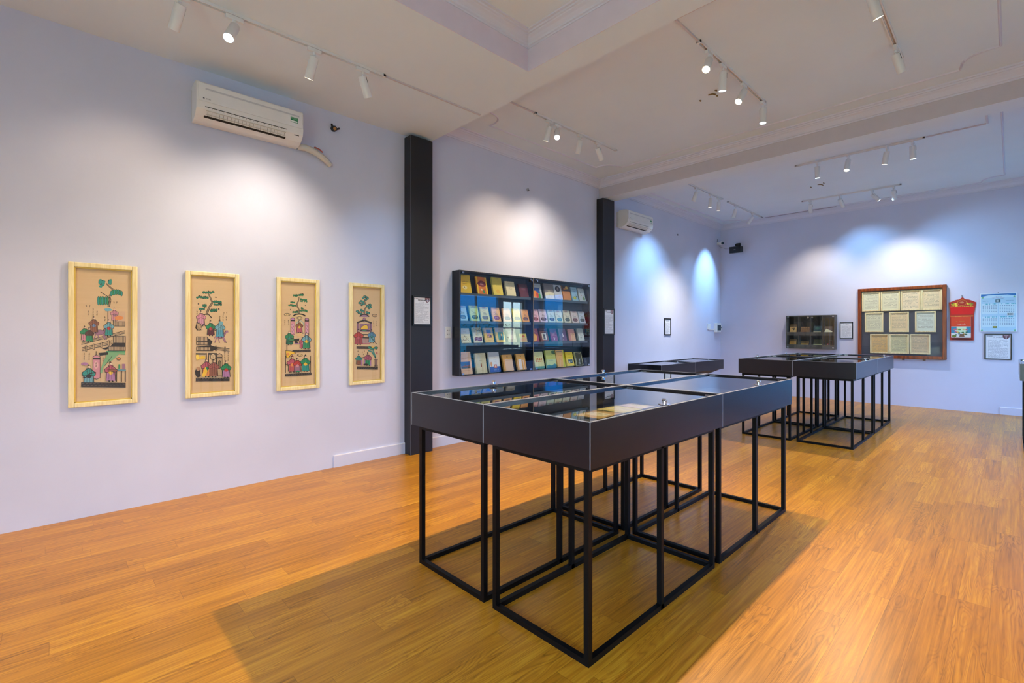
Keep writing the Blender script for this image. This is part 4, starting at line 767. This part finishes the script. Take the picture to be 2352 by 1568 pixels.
BK = [
 (3.528, 3.705, .233, 1.812, 'e8c23a', d_r11, 'yellow book with dark brown title at the left end of the top shelf', .016, G1),
 (3.800, 3.970, .222, 1.812, 'dd7c2c', d_r12, 'orange and yellow book with a crimson title medallion, top shelf', .022, G1),
 (4.060, 4.227, .235, 1.812, 'e6cf58', d_r13, 'plain mustard yellow book third on the top shelf', .030, G1),
 (4.296, 4.461, .199, 1.812, 'dfd6b4', d_r14, 'thick cream book with a faint round emblem, top shelf', .034, G1),
 (4.538, 4.705, .182, 1.812, '5a2434', d_mar, 'dark maroon book beside the cabinet middle post, top shelf', .020, G1),
 (4.800, 4.980, .212, 1.812, 'b4c4d4', d_r16, 'book with blue, orange and green picture right of the middle post', .018, G1),
 (5.044, 5.237, .226, 1.812, '7e7a82', d_r17, 'large grey book with pale lower part on the top shelf', .024, G1),
 (5.253, 5.420, .221, 1.812, 'c9ccd8', d_r18, 'pale grey book with a black round picture, top shelf', .020, G1),
 (5.438, 5.614, .222, 1.812, 'd08a4c', d_r19, 'tan orange book with gold flower on dark top, top shelf', .024, G1),
 (5.647, 5.786, .214, 1.812, '9cc4dc', d_r1a, 'light blue book with blue title second from right, top shelf', .018, G1),
 (5.819, 5.965, .203, 1.812, 'c3cbcd', d_r1b, 'pale grey white book with a plant at right end of top shelf', .018, G1),
 (3.514, 3.643, .186, 1.476, '9cc8dc', series('2f6a8a'), 'sky blue paperback with a blue badge at the left end, second shelf', .02, G2),
 (3.692, 3.830, .193, 1.476, 'bcd88a', series('1f5a2e'), 'light green paperback with a dark green badge, second shelf', .02, G2),
 (3.860, 4.001, .185, 1.476, 'd4d48e', series('6e6a48'), 'olive yellow paperback with an olive badge, second shelf', .02, G2),
 (4.054, 4.191, .182, 1.476, 'eebd84', series('8a4a7a'), 'orange paperback with a purple badge, second shelf', .02, G2),
 (4.240, 4.380, .178, 1.476, 'ecb888', series('6a4038'), 'peach paperback with a dark brown badge, second shelf', .02, G2),
 (4.420, 4.560, .179, 1.476, 'f0d22e', series('8a7a20'), 'bright yellow paperback with an olive brown badge, second shelf', .02, G2),
 (4.584, 4.715, .175, 1.476, 'eaa868', series('6a3a40'), 'deep orange paperback beside the middle post, second shelf', .02, G2),
 (4.787, 4.917, .184, 1.476, 'e8b8c4', series('8a3040'), 'pink paperback with a dark red badge, second shelf', .02, G2),
 (4.936, 5.089, .189, 1.476, 'd4c8e0', series('4f3a52'), 'lilac paperback with a plum badge, second shelf', .02, G2),
 (5.115, 5.260, .188, 1.476, 'c8dcd8', series('2e3a68'), 'pale aqua paperback with a navy badge, second shelf', .02, G2),
 (5.280, 5.431, .184, 1.476, 'd6dcc4', series('2a7a80'), 'pale green paperback with a teal badge, second shelf', .02, G2),
 (5.462, 5.614, .187, 1.476, 'dcdcc8', series('1f4a44', 'TÚ KIỀU'), 'ivory paperback with a dark green badge, second shelf', .02, G2),
 (5.643, 5.797, .184, 1.476, 'dcccc8', series('6a2428'), 'pale rose paperback with a maroon badge, second shelf', .02, G2),
 (5.819, 5.965, .184, 1.476, 'c8d0dc', series('2c3a48'), 'pale blue grey paperback with a slate badge at right end', .02, G2),
 (3.548, 3.694, .183, 1.208, 'dcd6b0', d_r31, 'cream book with a brown line drawing at left end, third shelf', .018, G3),
 (3.740, 3.887, .194, 1.208, 'd8dac8', d_r32, 'white book with large grey title and purple ribbon, third shelf', .018, G3),
 (3.922, 4.071, .191, 1.208, 'eac45e', d_r33, 'golden book with blue and purple picture blocks, third shelf', .020, G3),
 (4.115, 4.268, .193, 1.208, 'e8cc70', d_r34, 'yellow book with a teal picture panel, third shelf', .020, G3),
 (4.317, 4.473, .192, 1.208, 'b8b0a0', d_r35, 'grey beige book behind the window reflection, third shelf', .018, G3),
 (4.539, 4.673, .114, 1.208, 'ccb87a', d_r36, 'short yellow and tan book left of the middle post, third shelf', .014, G3),
 (4.776, 4.911, .186, 1.208, 'a83224', d_r37, 'red book with a big yellow circle, third shelf', .020, G3),
 (4.945, 5.112, .190, 1.208, '7a3a22', d_r38, 'brown book with a black and white portrait, third shelf', .030, G3),
 (5.169, 5.311, .187, 1.208, '8a2a72', d_r39, 'magenta book with white title, third shelf', .016, G3),
 (5.359, 5.515, .186, 1.208, '62406e', d_r3a, 'dusky violet book with small pale blossoms, third shelf', .022, G3),
 (5.577, 5.723, .184, 1.208, 'cf8878', d_r3b, 'salmon pink book second from right, third shelf', .018, G3),
 (5.799, 5.935, .188, 1.208, 'a8b0a8', d_r3c, 'grey green book with ink sketches at right end, third shelf', .030, G3),
 (3.542, 3.712, .273, .832, 'd8b494', d_r41, 'peach book with a photograph of a building, bottom shelf left end', .024, G4),
 (3.777, 3.950, .251, .832, 'cfc9a4', d_r42, 'khaki book with a small red brown flame mark, bottom shelf', .024, G4),
 (3.999, 4.179, .256, .832, 'dfe0dc', d_r43, 'white book with a bright blue lower band, bottom shelf', .026, G4),
 (4.240, 4.412, .215, .832, 'd8a452', d_r44, 'ochre book, left of a near identical pair, bottom shelf', .030, G4),
 (4.488, 4.654, .219, .832, 'dba650', d_r45, 'ochre book with two pale strips, right of a near pair, bottom shelf', .030, G4),
 (4.823, 5.017, .238, .832, 'dde0a4', _sq, 'pale yellow green book with orange seal marks, bottom shelf', .022, G4),
 (5.070, 5.278, .249, .832, 'c4d070', d_r47, 'lime green book with dark green hills, bottom shelf', .030, G4),
 (5.293, 5.473, .252, .832, 'e8b96a', d_r48, 'apricot and lime book with orange title, bottom shelf', .020, G4),
 (5.511, 5.679, .211, .832, 'ecd41c', d_r49, 'thick bright yellow book with a dark picture, bottom shelf', .034, G4),
 (5.731, 5.893, .208, .832, 'cfcf98', d_r4a, 'dark olive book with a pale border, bottom shelf', .024, G4),
 (5.945, 5.995, .105, .832, '2e323e', d_r4b, 'tiny dark booklet in the right bottom corner of cabinet', .010, G4),
]
# ================================================================== BOOK CABINET
def glass_clip(b, x, z, y):      # chrome corner clip / lock
    b.box((x - .016, y - .010, z - .010), (x + .016, y, z + .010), CHROME)
t = thing('book_cabinet', 'long black wall cabinet with glass doors and four shelves of books', 'cabinet', (0, 3.492, .822), (0, 0, PI / 2))
CW, CH, CD = 2.53, 1.262, .150; th = .016
b = MB(); b.box((0, -CD, 0), (th, 0, CH), PANEL); b.box((CW - th, -CD, 0), (CW, 0, CH), PANEL); b.box((th, -CD, 0), (CW - th, 0, th - .006), PANEL); b.box((th, -CD, CH - th), (CW - th, 0, CH), PANEL); b.build('carcass', t)
b = MB(); b.box((th, -.010, th - .006), (CW - th, -.001, CH - th), M('26323c', .5)); b.build('back_panel', t)
b = MB(); b.box((1.252, -CD, th), (1.268, -.010, CH - th), PANEL); b.build('divider', t)
for zt in (1.810, 1.474, 1.206):
    for xa, xb in ((th, 1.252), (1.268, CW - th)):
        zz = zt - .822; b = MB(); b.box((xa, -CD + .014, zz - .012), (xb - (.03 if xa < 1 else .03), -.010, zz), M('3a4650', .4)); b.box((xa, -CD + .010, zz - .028), (xb - .03, -CD + .018, zz + .006), M('4a5660', .4)); b.build('shelf', t)
for k, (xa, xb) in enumerate(((.006, 1.256), (1.264, CW - .006))):
    b = MB(); b.flat = True; b.poly([(xa, -CD - .004, .006), (xb, -CD - .004, .006), (xb, -CD - .004, CH - .006), (xa, -CD - .004, CH - .006)], GLASS); dr = b.build('glass_door', t)
    b = MB()
    for x in ((xa + .035, xb - .05) if k == 0 else (xa + .05, xb - .035)):
        for z in (.022, CH - .03): glass_clip(b, x, z, -CD - .004)
    x = xb - .05 if k == 0 else xa + .05
    b.tube([(x, -CD - .004, CH - .04), (x, -CD - .03, CH - .04)], .014, CHROME, 12); b.build('lock', dr)
b = MB(); b.box((0, -CD - .001, 0), (.003, -CD + .001, CH), EDGE); b.box((0, -CD - .001, CH - .003), (CW, -CD + .001, CH), M('7a6a50', .5)); b.box((0, -CD - .001, 0), (CW, -CD + .001, .003), M('7a6a50', .5)); b.box((1.256, -CD - .0055, .003), (1.264, -CD, CH - .003), M('8a7f70', .5)); b.build('edge_band', t)
for (y0, y1, h, z, base, fn, lab, thk, grp) in BK:
    zs = z if z > .9 else .832
    lean = math.asin(min(.26, max(.12, (.052) / h))) if h > .12 else .25
    if z > .9: zs += .001
    book((.118 if z > .9 else .125, y0, zs + thk * math.sin(lean) + .0005), PI / 2, y1 - y0, h, min(thk, .026), lean, base, fn, lab, grp)
# ================================================================== DISPLAY TABLES
UW, UL, BH, TOP = .644, 1.247, .186, .995
def case_box(t, UWx, UL, z0, hinges=True, label=None):
    """open topped laminate case with a glass lid; local x 0..UW, y 0..UL"""
    th = .018; b = MB(); h = BH
    b.box((0, 0, z0), (UWx, th, z0 + h), PANEL); b.box((0, UL - th, z0), (UWx, UL, z0 + h), PANEL); b.box((0, th, z0), (th, UL - th, z0 + h), PANEL); b.box((UWx - th, th, z0), (UWx, UL - th, z0 + h), PANEL)
    b.box((th, th, z0 + .004), (UWx - th, UL - th, z0 + .07), M('17181c', .6)); b.build('case', t)
    e = .0018
    for x in (0, UWx - e):
        for y in (0, UL - e): b = MB(); b.box((x - .0004, y - .0004, z0), (x + e + .0004, y + e + .0004, z0 + h), EDGE); b.build('corner_edge', t)
    b = MB(); z = z0 + h
    b.box((0, 0, z), (UWx, .010, z + .002), EDGE); b.box((0, UL - .010, z), (UWx, UL, z + .002), EDGE); b.box((0, .010, z), (.010, UL - .01, z + .002), EDGE); b.box((UWx - .010, .010, z), (UWx, UL - .01, z + .002), EDGE); b.build('rim_edge', t)
    b = MB(); b.flat = True; q = .016; zz = z - .010; b.poly([(q, q, zz), (UWx - q, q, zz), (UWx - q, UL - q, zz), (q, UL - q, zz)], GLASS); gl = b.build('glass_lid', t)
    b = MB()
    for (x, y) in ((.06, UL - .03), (UWx - .06, UL - .03), (.06, .03), (UWx - .06, .03)): b.box((x - .025, y - .010, zz - .006), (x + .025, y + .010, zz + .004), CHROME)
    b.build('hinge', gl)
def hasp(t, x, y, z):
    b = MB(); b.box((x - .012, y - .03, z), (x + .012, y + .03, z + .006), CHROME); b.box((x - .03, y - .009, z), (x + .03, y + .009, z + .006), CHROME)
    b.tube([(x, y, z), (x, y, z + .022)], .010, CHROME, 12); b.tube([(x - .012, y, z + .024), (x + .012, y, z + .024)], .008, CHROME, 8); b.build('lock', t, bevel=.002)
def table_unit(x0, y0, label, lock=None, group='black framed display tables'):
    t = thing('display_table', label, 'display table', (x0, y0, 0), group=group); z0 = TOP - BH - .002
    case_box(t, UW, UL, z0)
    i = .032; s_ = .025; xs = (i, UW - i - s_); ys = (i, (UL - s_) / 2, UL - i - s_)
    for x in xs:
        for y in ys: b = MB(); b.box((x, y, 0), (x + s_, y + s_, z0), STEEL); b.build('leg', t)
    for z in (0.0, z0 - s_):
        nm = 'floor_rail' if z == 0 else 'top_rail'
        for x in xs: b = MB(); b.box((x, i + s_, z), (x + s_, UL - i - s_, z + s_), STEEL); b.v = [(vx + .0004, vy, vz + .0004) if False else (vx, vy, vz) for vx, vy, vz in b.v]; b.build(nm, t)
        for y in (i, UL - i - s_): b = MB(); b.box((i + s_, y, z), (UW - i - s_, y + s_, z + s_), STEEL); b.build(nm, t)
    if lock: hasp(t, lock[0], lock[1], TOP - .001)
    return t
X1, Y1 = 2.240, 1.525
table_unit(X1, Y1, 'display table of the near cluster, front left one facing the viewer', (.022, UL * .5))
table_unit(X1 + UW + .001, Y1, 'display table of the near cluster, front right one closest to the viewer', (UW - .022, UL * .5))
table_unit(X1, Y1 + UL + .001, 'display table of the near cluster, back left one near the book cabinet', (.022, UL * .5))
table_unit(X1 + UW + .001, Y1 + UL + .001, 'display table of the near cluster, back right one with the blue sheen', (UW - .022, UL * .5))
X2, Y2 = 2.166, 6.575
table_unit(X2, Y2, 'display table of the far cluster, front left one', (.022, UL * .5))
table_unit(X2 + UW + .001, Y2, 'display table of the far cluster, front right one', (UW - .022, UL * .5))
table_unit(X2, Y2 + UL + .001, 'display table of the far cluster, back left one', (.022, UL * .5))
table_unit(X2 + UW + .001, Y2 + UL + .001, 'display table of the far cluster, back right one', (UW - .022, UL * .5))
table_unit(4.738, 7.74, 'display table barely showing at the right edge of the picture', None)
# wall mounted case
def wall_case(y0, label):
    t = thing('wall_display_case', label, 'display case', (0, y0, 0), group='wall mounted display cases'); case_box(t, .635, UL, .79 - BH - .002)
    z0 = .79 - BH - .002; b = MB()
    k = len(b.v); b.v += [(0, .02, z0), (.60, .02, z0), (.02, .02, z0 - .26), (0, .02, z0 - .26), (0, UL - .02, z0), (.60, UL - .02, z0), (.02, UL - .02, z0 - .26), (0, UL - .02, z0 - .26)]
    for f in ((0, 1, 2, 3), (4, 7, 6, 5), (0, 4, 5, 1), (1, 5, 6, 2), (2, 6, 7, 3), (3, 7, 4, 0)): b.f.append([k + i for i in f]); b.mi.append(b.m(STEEL))
    b.build('support_hopper', t); hasp(t, .60, UL * .5, .79 - .001)
wall_case(7.33, 'charcoal case fixed to the left wall, nearer of the joined pair')
wall_case(7.33 + UL + .001, 'charcoal case fixed to the left wall, farther of the joined pair')
# papers and booklets in the front right case
def booklet(x, y, rz, wd, h, base, label, cat='booklet', z=TOP - BH + .070, t_=.008, dr=None):
    t = thing(cat, label, cat, (x, y, z), (0, 0, rz), 'papers inside the near display case')
    b = MB(); b.box((0, 0, 0), (wd, h, t_), M(base, .6)); o = b.build('cover', t)
    A = Art(0, lambda u, v: (u * wd, v * h)); (dr or (lambda A: (A.rect(.15, .3, .85, .75, 'e8dcb0'), A.words(.2, .8, .6, .04, '5a4a30'), A.words(.2, .8, .45, .03, '7a6a50'))))(A); p = A.build('cover_print', o)
    p.rotation_euler = (-PI / 2, 0, 0); p.location = (0, 0, t_)
booklet(2.985, 2.10, .06, .17, .22, 'c49a3c', 'ochre booklet with a pale label lying in the front right case')
booklet(2.955, 2.35, .0, .19, .21, 'd9c86a', 'pale yellow booklet lying in the front right case')
booklet(2.96, 2.575, -.03, .17, .17, 'd8c4c0', 'pinkish white booklet lying in the front right case')
# ================================================================== BACK WALL
# small cabinet with eight compartments
t = thing('wall_cabinet', 'small dark wall cabinet with eight glazed compartments on the back wall', 'cabinet', (1.418, YB, 1.003)); cw, ch, cd = .872, .678, .15
GP = M('4c4a46', .45)
b = MB(); b.box((0, -cd, 0), (.018, 0, ch), GP); b.box((cw - .018, -cd, 0), (cw, 0, ch), GP); b.box((.018, -cd, 0), (cw - .018, 0, .018), GP); b.box((.018, -cd, ch - .018), (cw - .018, 0, ch), GP); b.build('carcass', t)
b = MB(); b.box((.018, -.01, .018), (cw - .018, -.001, ch - .018), M('1f2024', .6)); b.build('back_panel', t)
b = MB(); b.box((.018, -cd + .006, ch * .47), (cw - .018, -.010, ch * .47 + .014), GP); b.box((.018, -cd + .004, ch * .47 - .05), (cw - .018, -cd + .014, ch * .47 + .02), GP); b.box((.018, -cd + .004, .018), (cw - .018, -cd + .014, .085), GP); b.build('shelf', t)
for x in (.235, .443, .65): b = MB(); b.box((x - .007, -cd + .002, .018), (x + .007, -.010, ch - .018), GP); b.build('divider', t)
for k, (xa, xb) in enumerate(((.006, .442), (.446, cw - .006))):
    b = MB(); b.flat = True; b.poly([(xa, -cd - .003, .006), (xb, -cd - .003, .006), (xb, -cd - .003, ch - .006), (xa, -cd - .003, ch - .006)], GLASS); dr = b.build('glass_door', t)
    b = MB(); glass_clip(b, xa + .03 if k == 0 else xb - .03, .03, -cd - .003); glass_clip(b, xa + .03 if k == 0 else xb - .03, ch - .03, -cd - .003); b.tube([((xb - .035) if k == 0 else (xa + .035), -cd - .003, ch - .045), ((xb - .035) if k == 0 else (xa + .035), -cd - .02, ch - .045)], .017, CHROME, 12); b.build('lock', dr)
def cbook(xl, zl, wd, h, base, lab, fn, lean=.30, thk=.016):
    book((1.418 + xl, YB - cd + .035, 1.003 + zl + thk * math.sin(lean) + .001), 0, wd, h, thk, lean, base, fn, lab, 'items in the small back wall cabinet')
zu, zl = ch * .47 + .014, .018
cbook(.06, zu, .12, .17, 'd0a868', 'tan book with a small figure, upper left compartment of the back cabinet', lambda A: (A.rect(0, .66, 1, 1, '6a5434'), A.ell(.62, .4, .1, .18, '3a2c20'), A.ell(.3, .45, .1, .1, '5a4430')))
cbook(.255, zu, .165, .115, '6a4a30', 'row of patterned brown blocks, upper second compartment of the back cabinet', lambda A: [A.rect(.04 + .24 * i, .08 + .32 * j, .22 + .24 * i, .32 + .32 * j, '9a7448') for i in range(4) for j in range(3)])
cbook(.49, zu, .13, .13, '2e4a52', 'dark teal book, upper third compartment of the back cabinet', lambda A: (A.ell(.5, .6, .3, .2, '3f6a64'), A.rect(0, 0, 1, .1, 'c8c09a')))
cbook(.68, zu, .135, .12, '5a4a44', 'brown pamphlet with a cream flap, upper right compartment of the back cabinet', lambda A: A.poly([(0, 0), (1, 0), (1, .15), (.2, .6)], 'e2dcb8'))
cbook(.05, zl, .12, .175, 'd09840', 'gold book, lower left compartment of the back cabinet', lambda A: (A.rect(.15, .15, .85, .62, 'c08a3a'), A.rect(0, .75, 1, 1, '7a5a30')))
cbook(.255, zl, .14, .135, 'e0b030', 'bright yellow booklet, lower second compartment of the back cabinet', lambda A: A.rect(0, .62, 1, 1, '7a6234'))
cbook(.485, zl, .15, .175, 'c0c88a', 'pale green booklet, lower third compartment of the back cabinet', lambda A: (A.rect(0, .45, 1, 1, '5a5a3c'), A.words(.2, .8, .2, .05, '7a8a50')))
t = thing('trophy_figurine', 'tiny white and red figurine on a stand, lower right compartment of the back cabinet', 'figurine', (1.418 + .735, YB - .10, 1.003 + .019), group='items in the small back wall cabinet')
b = MB(); b.tube([(0, 0, 0), (0, 0, .008), (0, 0, .05), (0, 0, .075)], [.022, .018, .014, .004], M('d8cfd2', .4), 12); b.build('body', t, smooth=True); b = MB(); b.tube([(0, 0, .07), (0, 0, .095)], .012, M('b03a40', .4), 10); b.build('head', t)
t = thing('wire_stand', 'thin dark red stand holding a clear plate in the back cabinet', 'stand', (1.418 + .79, YB - .09, 1.003 + .019), group='items in the small back wall cabinet')
b = MB()
for x in (-.02, .02): b.tube([(x, 0, 0), (x, 0, .15)], .003, M('6a2a2a', .4), 6)
b.tube([(-.035, 0, .15), (.035, 0, .15)], .003, M('9aa0a8', .3), 6); b.box((-.04, -.01, 0), (.04, .01, .006), M('6a2a2a', .4)); b.build('wires', t)
# big brown display frame
t = thing('manuscript_board', 'large red brown wooden frame holding ten framed manuscripts on grey board', 'frame', (2.635, YB, .862)); fw, fh = 1.264, 1.305; m = .054
b = MB()
for (a, c) in (((0, 0), (m, fh)), ((fw - m, 0), (fw, fh)), ((m, 0), (fw - m, m)), ((m, fh - m), (fw - m, fh))): b.box((a[0], -.065, a[1]), (c[0], 0, c[1]), BROWNW)
b.build('frame', t, bevel=.006)
b = MB(); b.box((m, -.02, m), (fw - m, -.002, fh - m), M('4a4e58', .5)); b.build('backing_board', t)
b = MB()
for x in (.12, .36, .66, .95): b.prism([(-.03, -.028), (-.05, 0), (-.01, 0)], x, x + .035, M('6a6460', .5)); 
b.build('bracket', t)
def manuscript(px0, py0, px1, py1, label, tone):
    # crop coordinates of the small frames mapped to metres on the back wall
    t = thing('framed_manuscript', label, 'picture', (px0, YB - .0205, py0), group='pale framed manuscripts in the brown frame')
    wd, h = px1 - px0, py1 - py0; fr = .022; b = MB()
    for (a, c) in (((0, 0), (fr, h)), ((wd - fr, 0), (wd, h)), ((fr, 0), (wd - fr, fr)), ((fr, h - fr), (wd - fr, h))): b.box((a[0], -.022, a[1]), (c[0], 0, c[1]), PINE)
    b.build('frame', t, bevel=.003); b = MB(); b.box((fr, -.008, fr), (wd - fr, -.002, h - fr), M(tone, .7)); s = b.build('sheet', t)
    A = Art(-.008); A.R = random.Random(int(px0 * 1000 + py0 * 77))
    n = 13
    for k in range(n):
        y = h - fr - .03 - (h - 2 * fr - .06) * k / (n - 1); A.words(fr + .02, wd - fr - .02, y, .006, '98927c', .85)
    A.build('writing', s)
# x/z of each, from left to right
PLACE = ['first', 'second', 'third', 'fourth']
for row, z0, z1, xs in (('top', 1.732, 2.098, ((2.696, 2.977, 'dcdcc0'), (2.984, 3.266, 'e2dcb8'), (3.273, 3.555, 'ecd8b0'), (3.562, 3.842, 'e8d4a8'))),
                        ('middle', 1.342, 1.710, ((2.740, 3.023, 'dcdab8'), (3.107, 3.393, 'e8d0a0'), (3.476, 3.760, 'd8dcc8'))),
                        ('bottom', .948, 1.306, ((2.822, 3.104, 'dcb878'), (3.111, 3.393, 'd4cc9c'), (3.400, 3.685, 'd8c098')))):
    for i, (xa, xb, tn) in enumerate(xs): manuscript(xa, z0, xb, z1, 'pale framed manuscript, %s from the left in the %s row of the brown frame' % (PLACE[i], row), tn)
b = MB(); b.flat = True; b.poly([(2.689, YB - .052, .916), (3.845, YB - .052, .916), (3.845, YB - .052, 2.113), (2.689, YB - .052, 2.113)], PICGL); g_ = b.build('glazing', t); g_.location = (-2.635, -YB, -.862)
# ================================================================== CALENDARS
t = thing('tear_off_calendar', 'red tear off calendar with gold flowers and a pad, left of the blue calendar', 'calendar', (3.925, YB - .002, 1.204))
ol = [(.015, 0), (.31, 0), (.313, .415), (.338, .64), (.30, .665), (.25, .69), (.21, .695), (.17, .735), (.13, .695), (.09, .69), (.04, .665), (.0, .65), (.012, .43)]
b = MB(); n = len(ol); b.v = [(x, -.008, z) for x, z in ol] + [(x, 0, z) for x, z in ol]; b.f = [list(range(n)), list(range(n, 2 * n))[::-1]] + [[i, (i + 1) % n, n + (i + 1) % n, n + i] for i in range(n)]; b.mi = [0] * len(b.f); b.m(M('b02a1c', .45)); bo = b.build('backing_card', t)
A = Art(-.008); A.poly([(.03, .44), (.30, .44), (.318, .575), (.17, .58), (.015, .575)], 'd81410'); A.ell(.165, .640, .06, .052, 'c8842e'); A.ell(.165, .640, .053, .045, 'a8241c'); A.text('Lộc', .165, .642, .035, 'f0d890', .07)
for x, y, r, c in ((.06, .61, .028, 'c8a82a'), (.095, .60, .02, 'f0d040'), (.085, .625, .016, 'f4dc50'), (.24, .62, .022, 'f0d040'), (.27, .61, .026, 'a8982a'), (.05, .63, .014, '6a7a2a'), (.29, .62, .016, '7a7a2a')): A.blob(x, y, r, r * .9, c, 9, .35)
for x in range(12): A.blob(.03 + x * .024, .575, .012, .008, 'd09a3c', 7, .3)
A.rect(.02, .405, .305, .418, 'd08a3a'); A.words(.08, .25, .395, .008, 'e0a050'); A.blob(.165, .02, .13, .018, '6a2018', 12, .3); A.build('print', bo)
b = MB(); b.box((.03, -.034, .045), (.275, -.008, .40), M('d8d0c4', .6)); pd = b.build('page_pad', t)
A = Art(-.034); A.rect(.03, .235, .275, .40, 'd84420'); A.text('Truyện Kiều', .155, .275, .024, 'f6ece0', .15); A.words(.09, .2, .32, .008, 'c8742e'); A.rect(.03, .045, .275, .232, '3a8aa8'); A.rect(.03, .045, .275, .12, 'd8dcd8'); A.rect(.10, .13, .22, .232, 'c8e0c0')
for k in range(16): A.blob(A.R.uniform(.07, .23), A.R.uniform(.09, .19), .016, .013, A.R.choice(['d8a83a', '5a8a3a', 'c8607a', 'e8e0c0', '3a6a3a', 'e0b860']), 8, .3)
A.poly([(.13, .06), (.20, .06), (.19, .10), (.14, .10)], '7a5a40'); A.rect(.12, .10, .215, .108, '5a3a28'); A.blob(.07, .07, .03, .02, '6a7a2a', 9, .4)
A.build('print', pd)
b = MB(); b.tube([(.165, -.004, .735), (.160, -.006, .765), (.172, -.006, .765), (.175, -.004, .735)], .003, M('5a4a44', .5), 6); b.build('hanger', t)
t = thing('wall_calendar', 'pale blue printed year calendar on the back wall above a black framed notice', 'calendar', (4.312, YB - .002, 1.350))
b = MB(); b.box((0, -.014, 0), (.424, 0, .632), M('dfe9f2', .5)); bo = b.build('board', t, bevel=.002)
A = Art(-.014); A.rect(.010, .012, .414, .620, 'a9d0ea'); A.rect(.010, .575, .414, .620, '2f74b8'); A.poly([(.01, .575), (.1, .60), (.32, .602), (.414, .58), (.414, .56), (.01, .555)], 'bfe0f2'); A.text('TRƯỜNG ĐẠI HỌC', .212, .575, .012, '5a6aa8', .22); A.text('CHÚC MỪNG NĂM MỚI', .212, .558, .013, 'a8508a', .26); A.words(.15, .28, .535, .006, '5a7aa0')
A.rect(.180, .482, .238, .528, '3a5a6a'); A.rect(.190, .49, .215, .52, 'b8c8d0'); A.words(.03, .11, .50, .005, '6a8ab0'); A.words(.3, .39, .505, .005, '6a8ab0')
for (xa, ya) in ((.018, .45), (.218, .45), (.018, .235), (.218, .235)):
    A.rect(xa, ya - .155, xa + .188, ya + .012, 'c4e0f0'); A.words(xa + .02, xa + .188, ya, .012, '3aa8c0', .8)
    for r in range(5):
        for c in range(7): A.rect(xa + .012 + c * .025, ya - .03 - r * .024, xa + .024 + c * .025, ya - .02 - r * .024, '7a98b8' if r % 2 else '6a88a8')
A.rect(.312, .265, .385, .305, 'b8c4cc'); A.ell(.33, .285, .012, .012, '5a6a70'); A.rect(.345, .27, .375, .30, '8a98a0'); A.rect(.148, .06, .195, .092, '5a6a2a'); A.rect(.155, .07, .188, .085, 'c8b83a')
for x, y in ((.02, .02), (.40, .02), (.03, .565), (.395, .565)): A.blob(x, y, .012, .014, '7ab890', 8, .3)
A.build('print', bo); b = MB(); b.tube([(.205, -.005, .632), (.212, -.006, .648), (.219, -.005, .632)], .003, M('4a4a50', .5), 6); b.build('hanger', t)
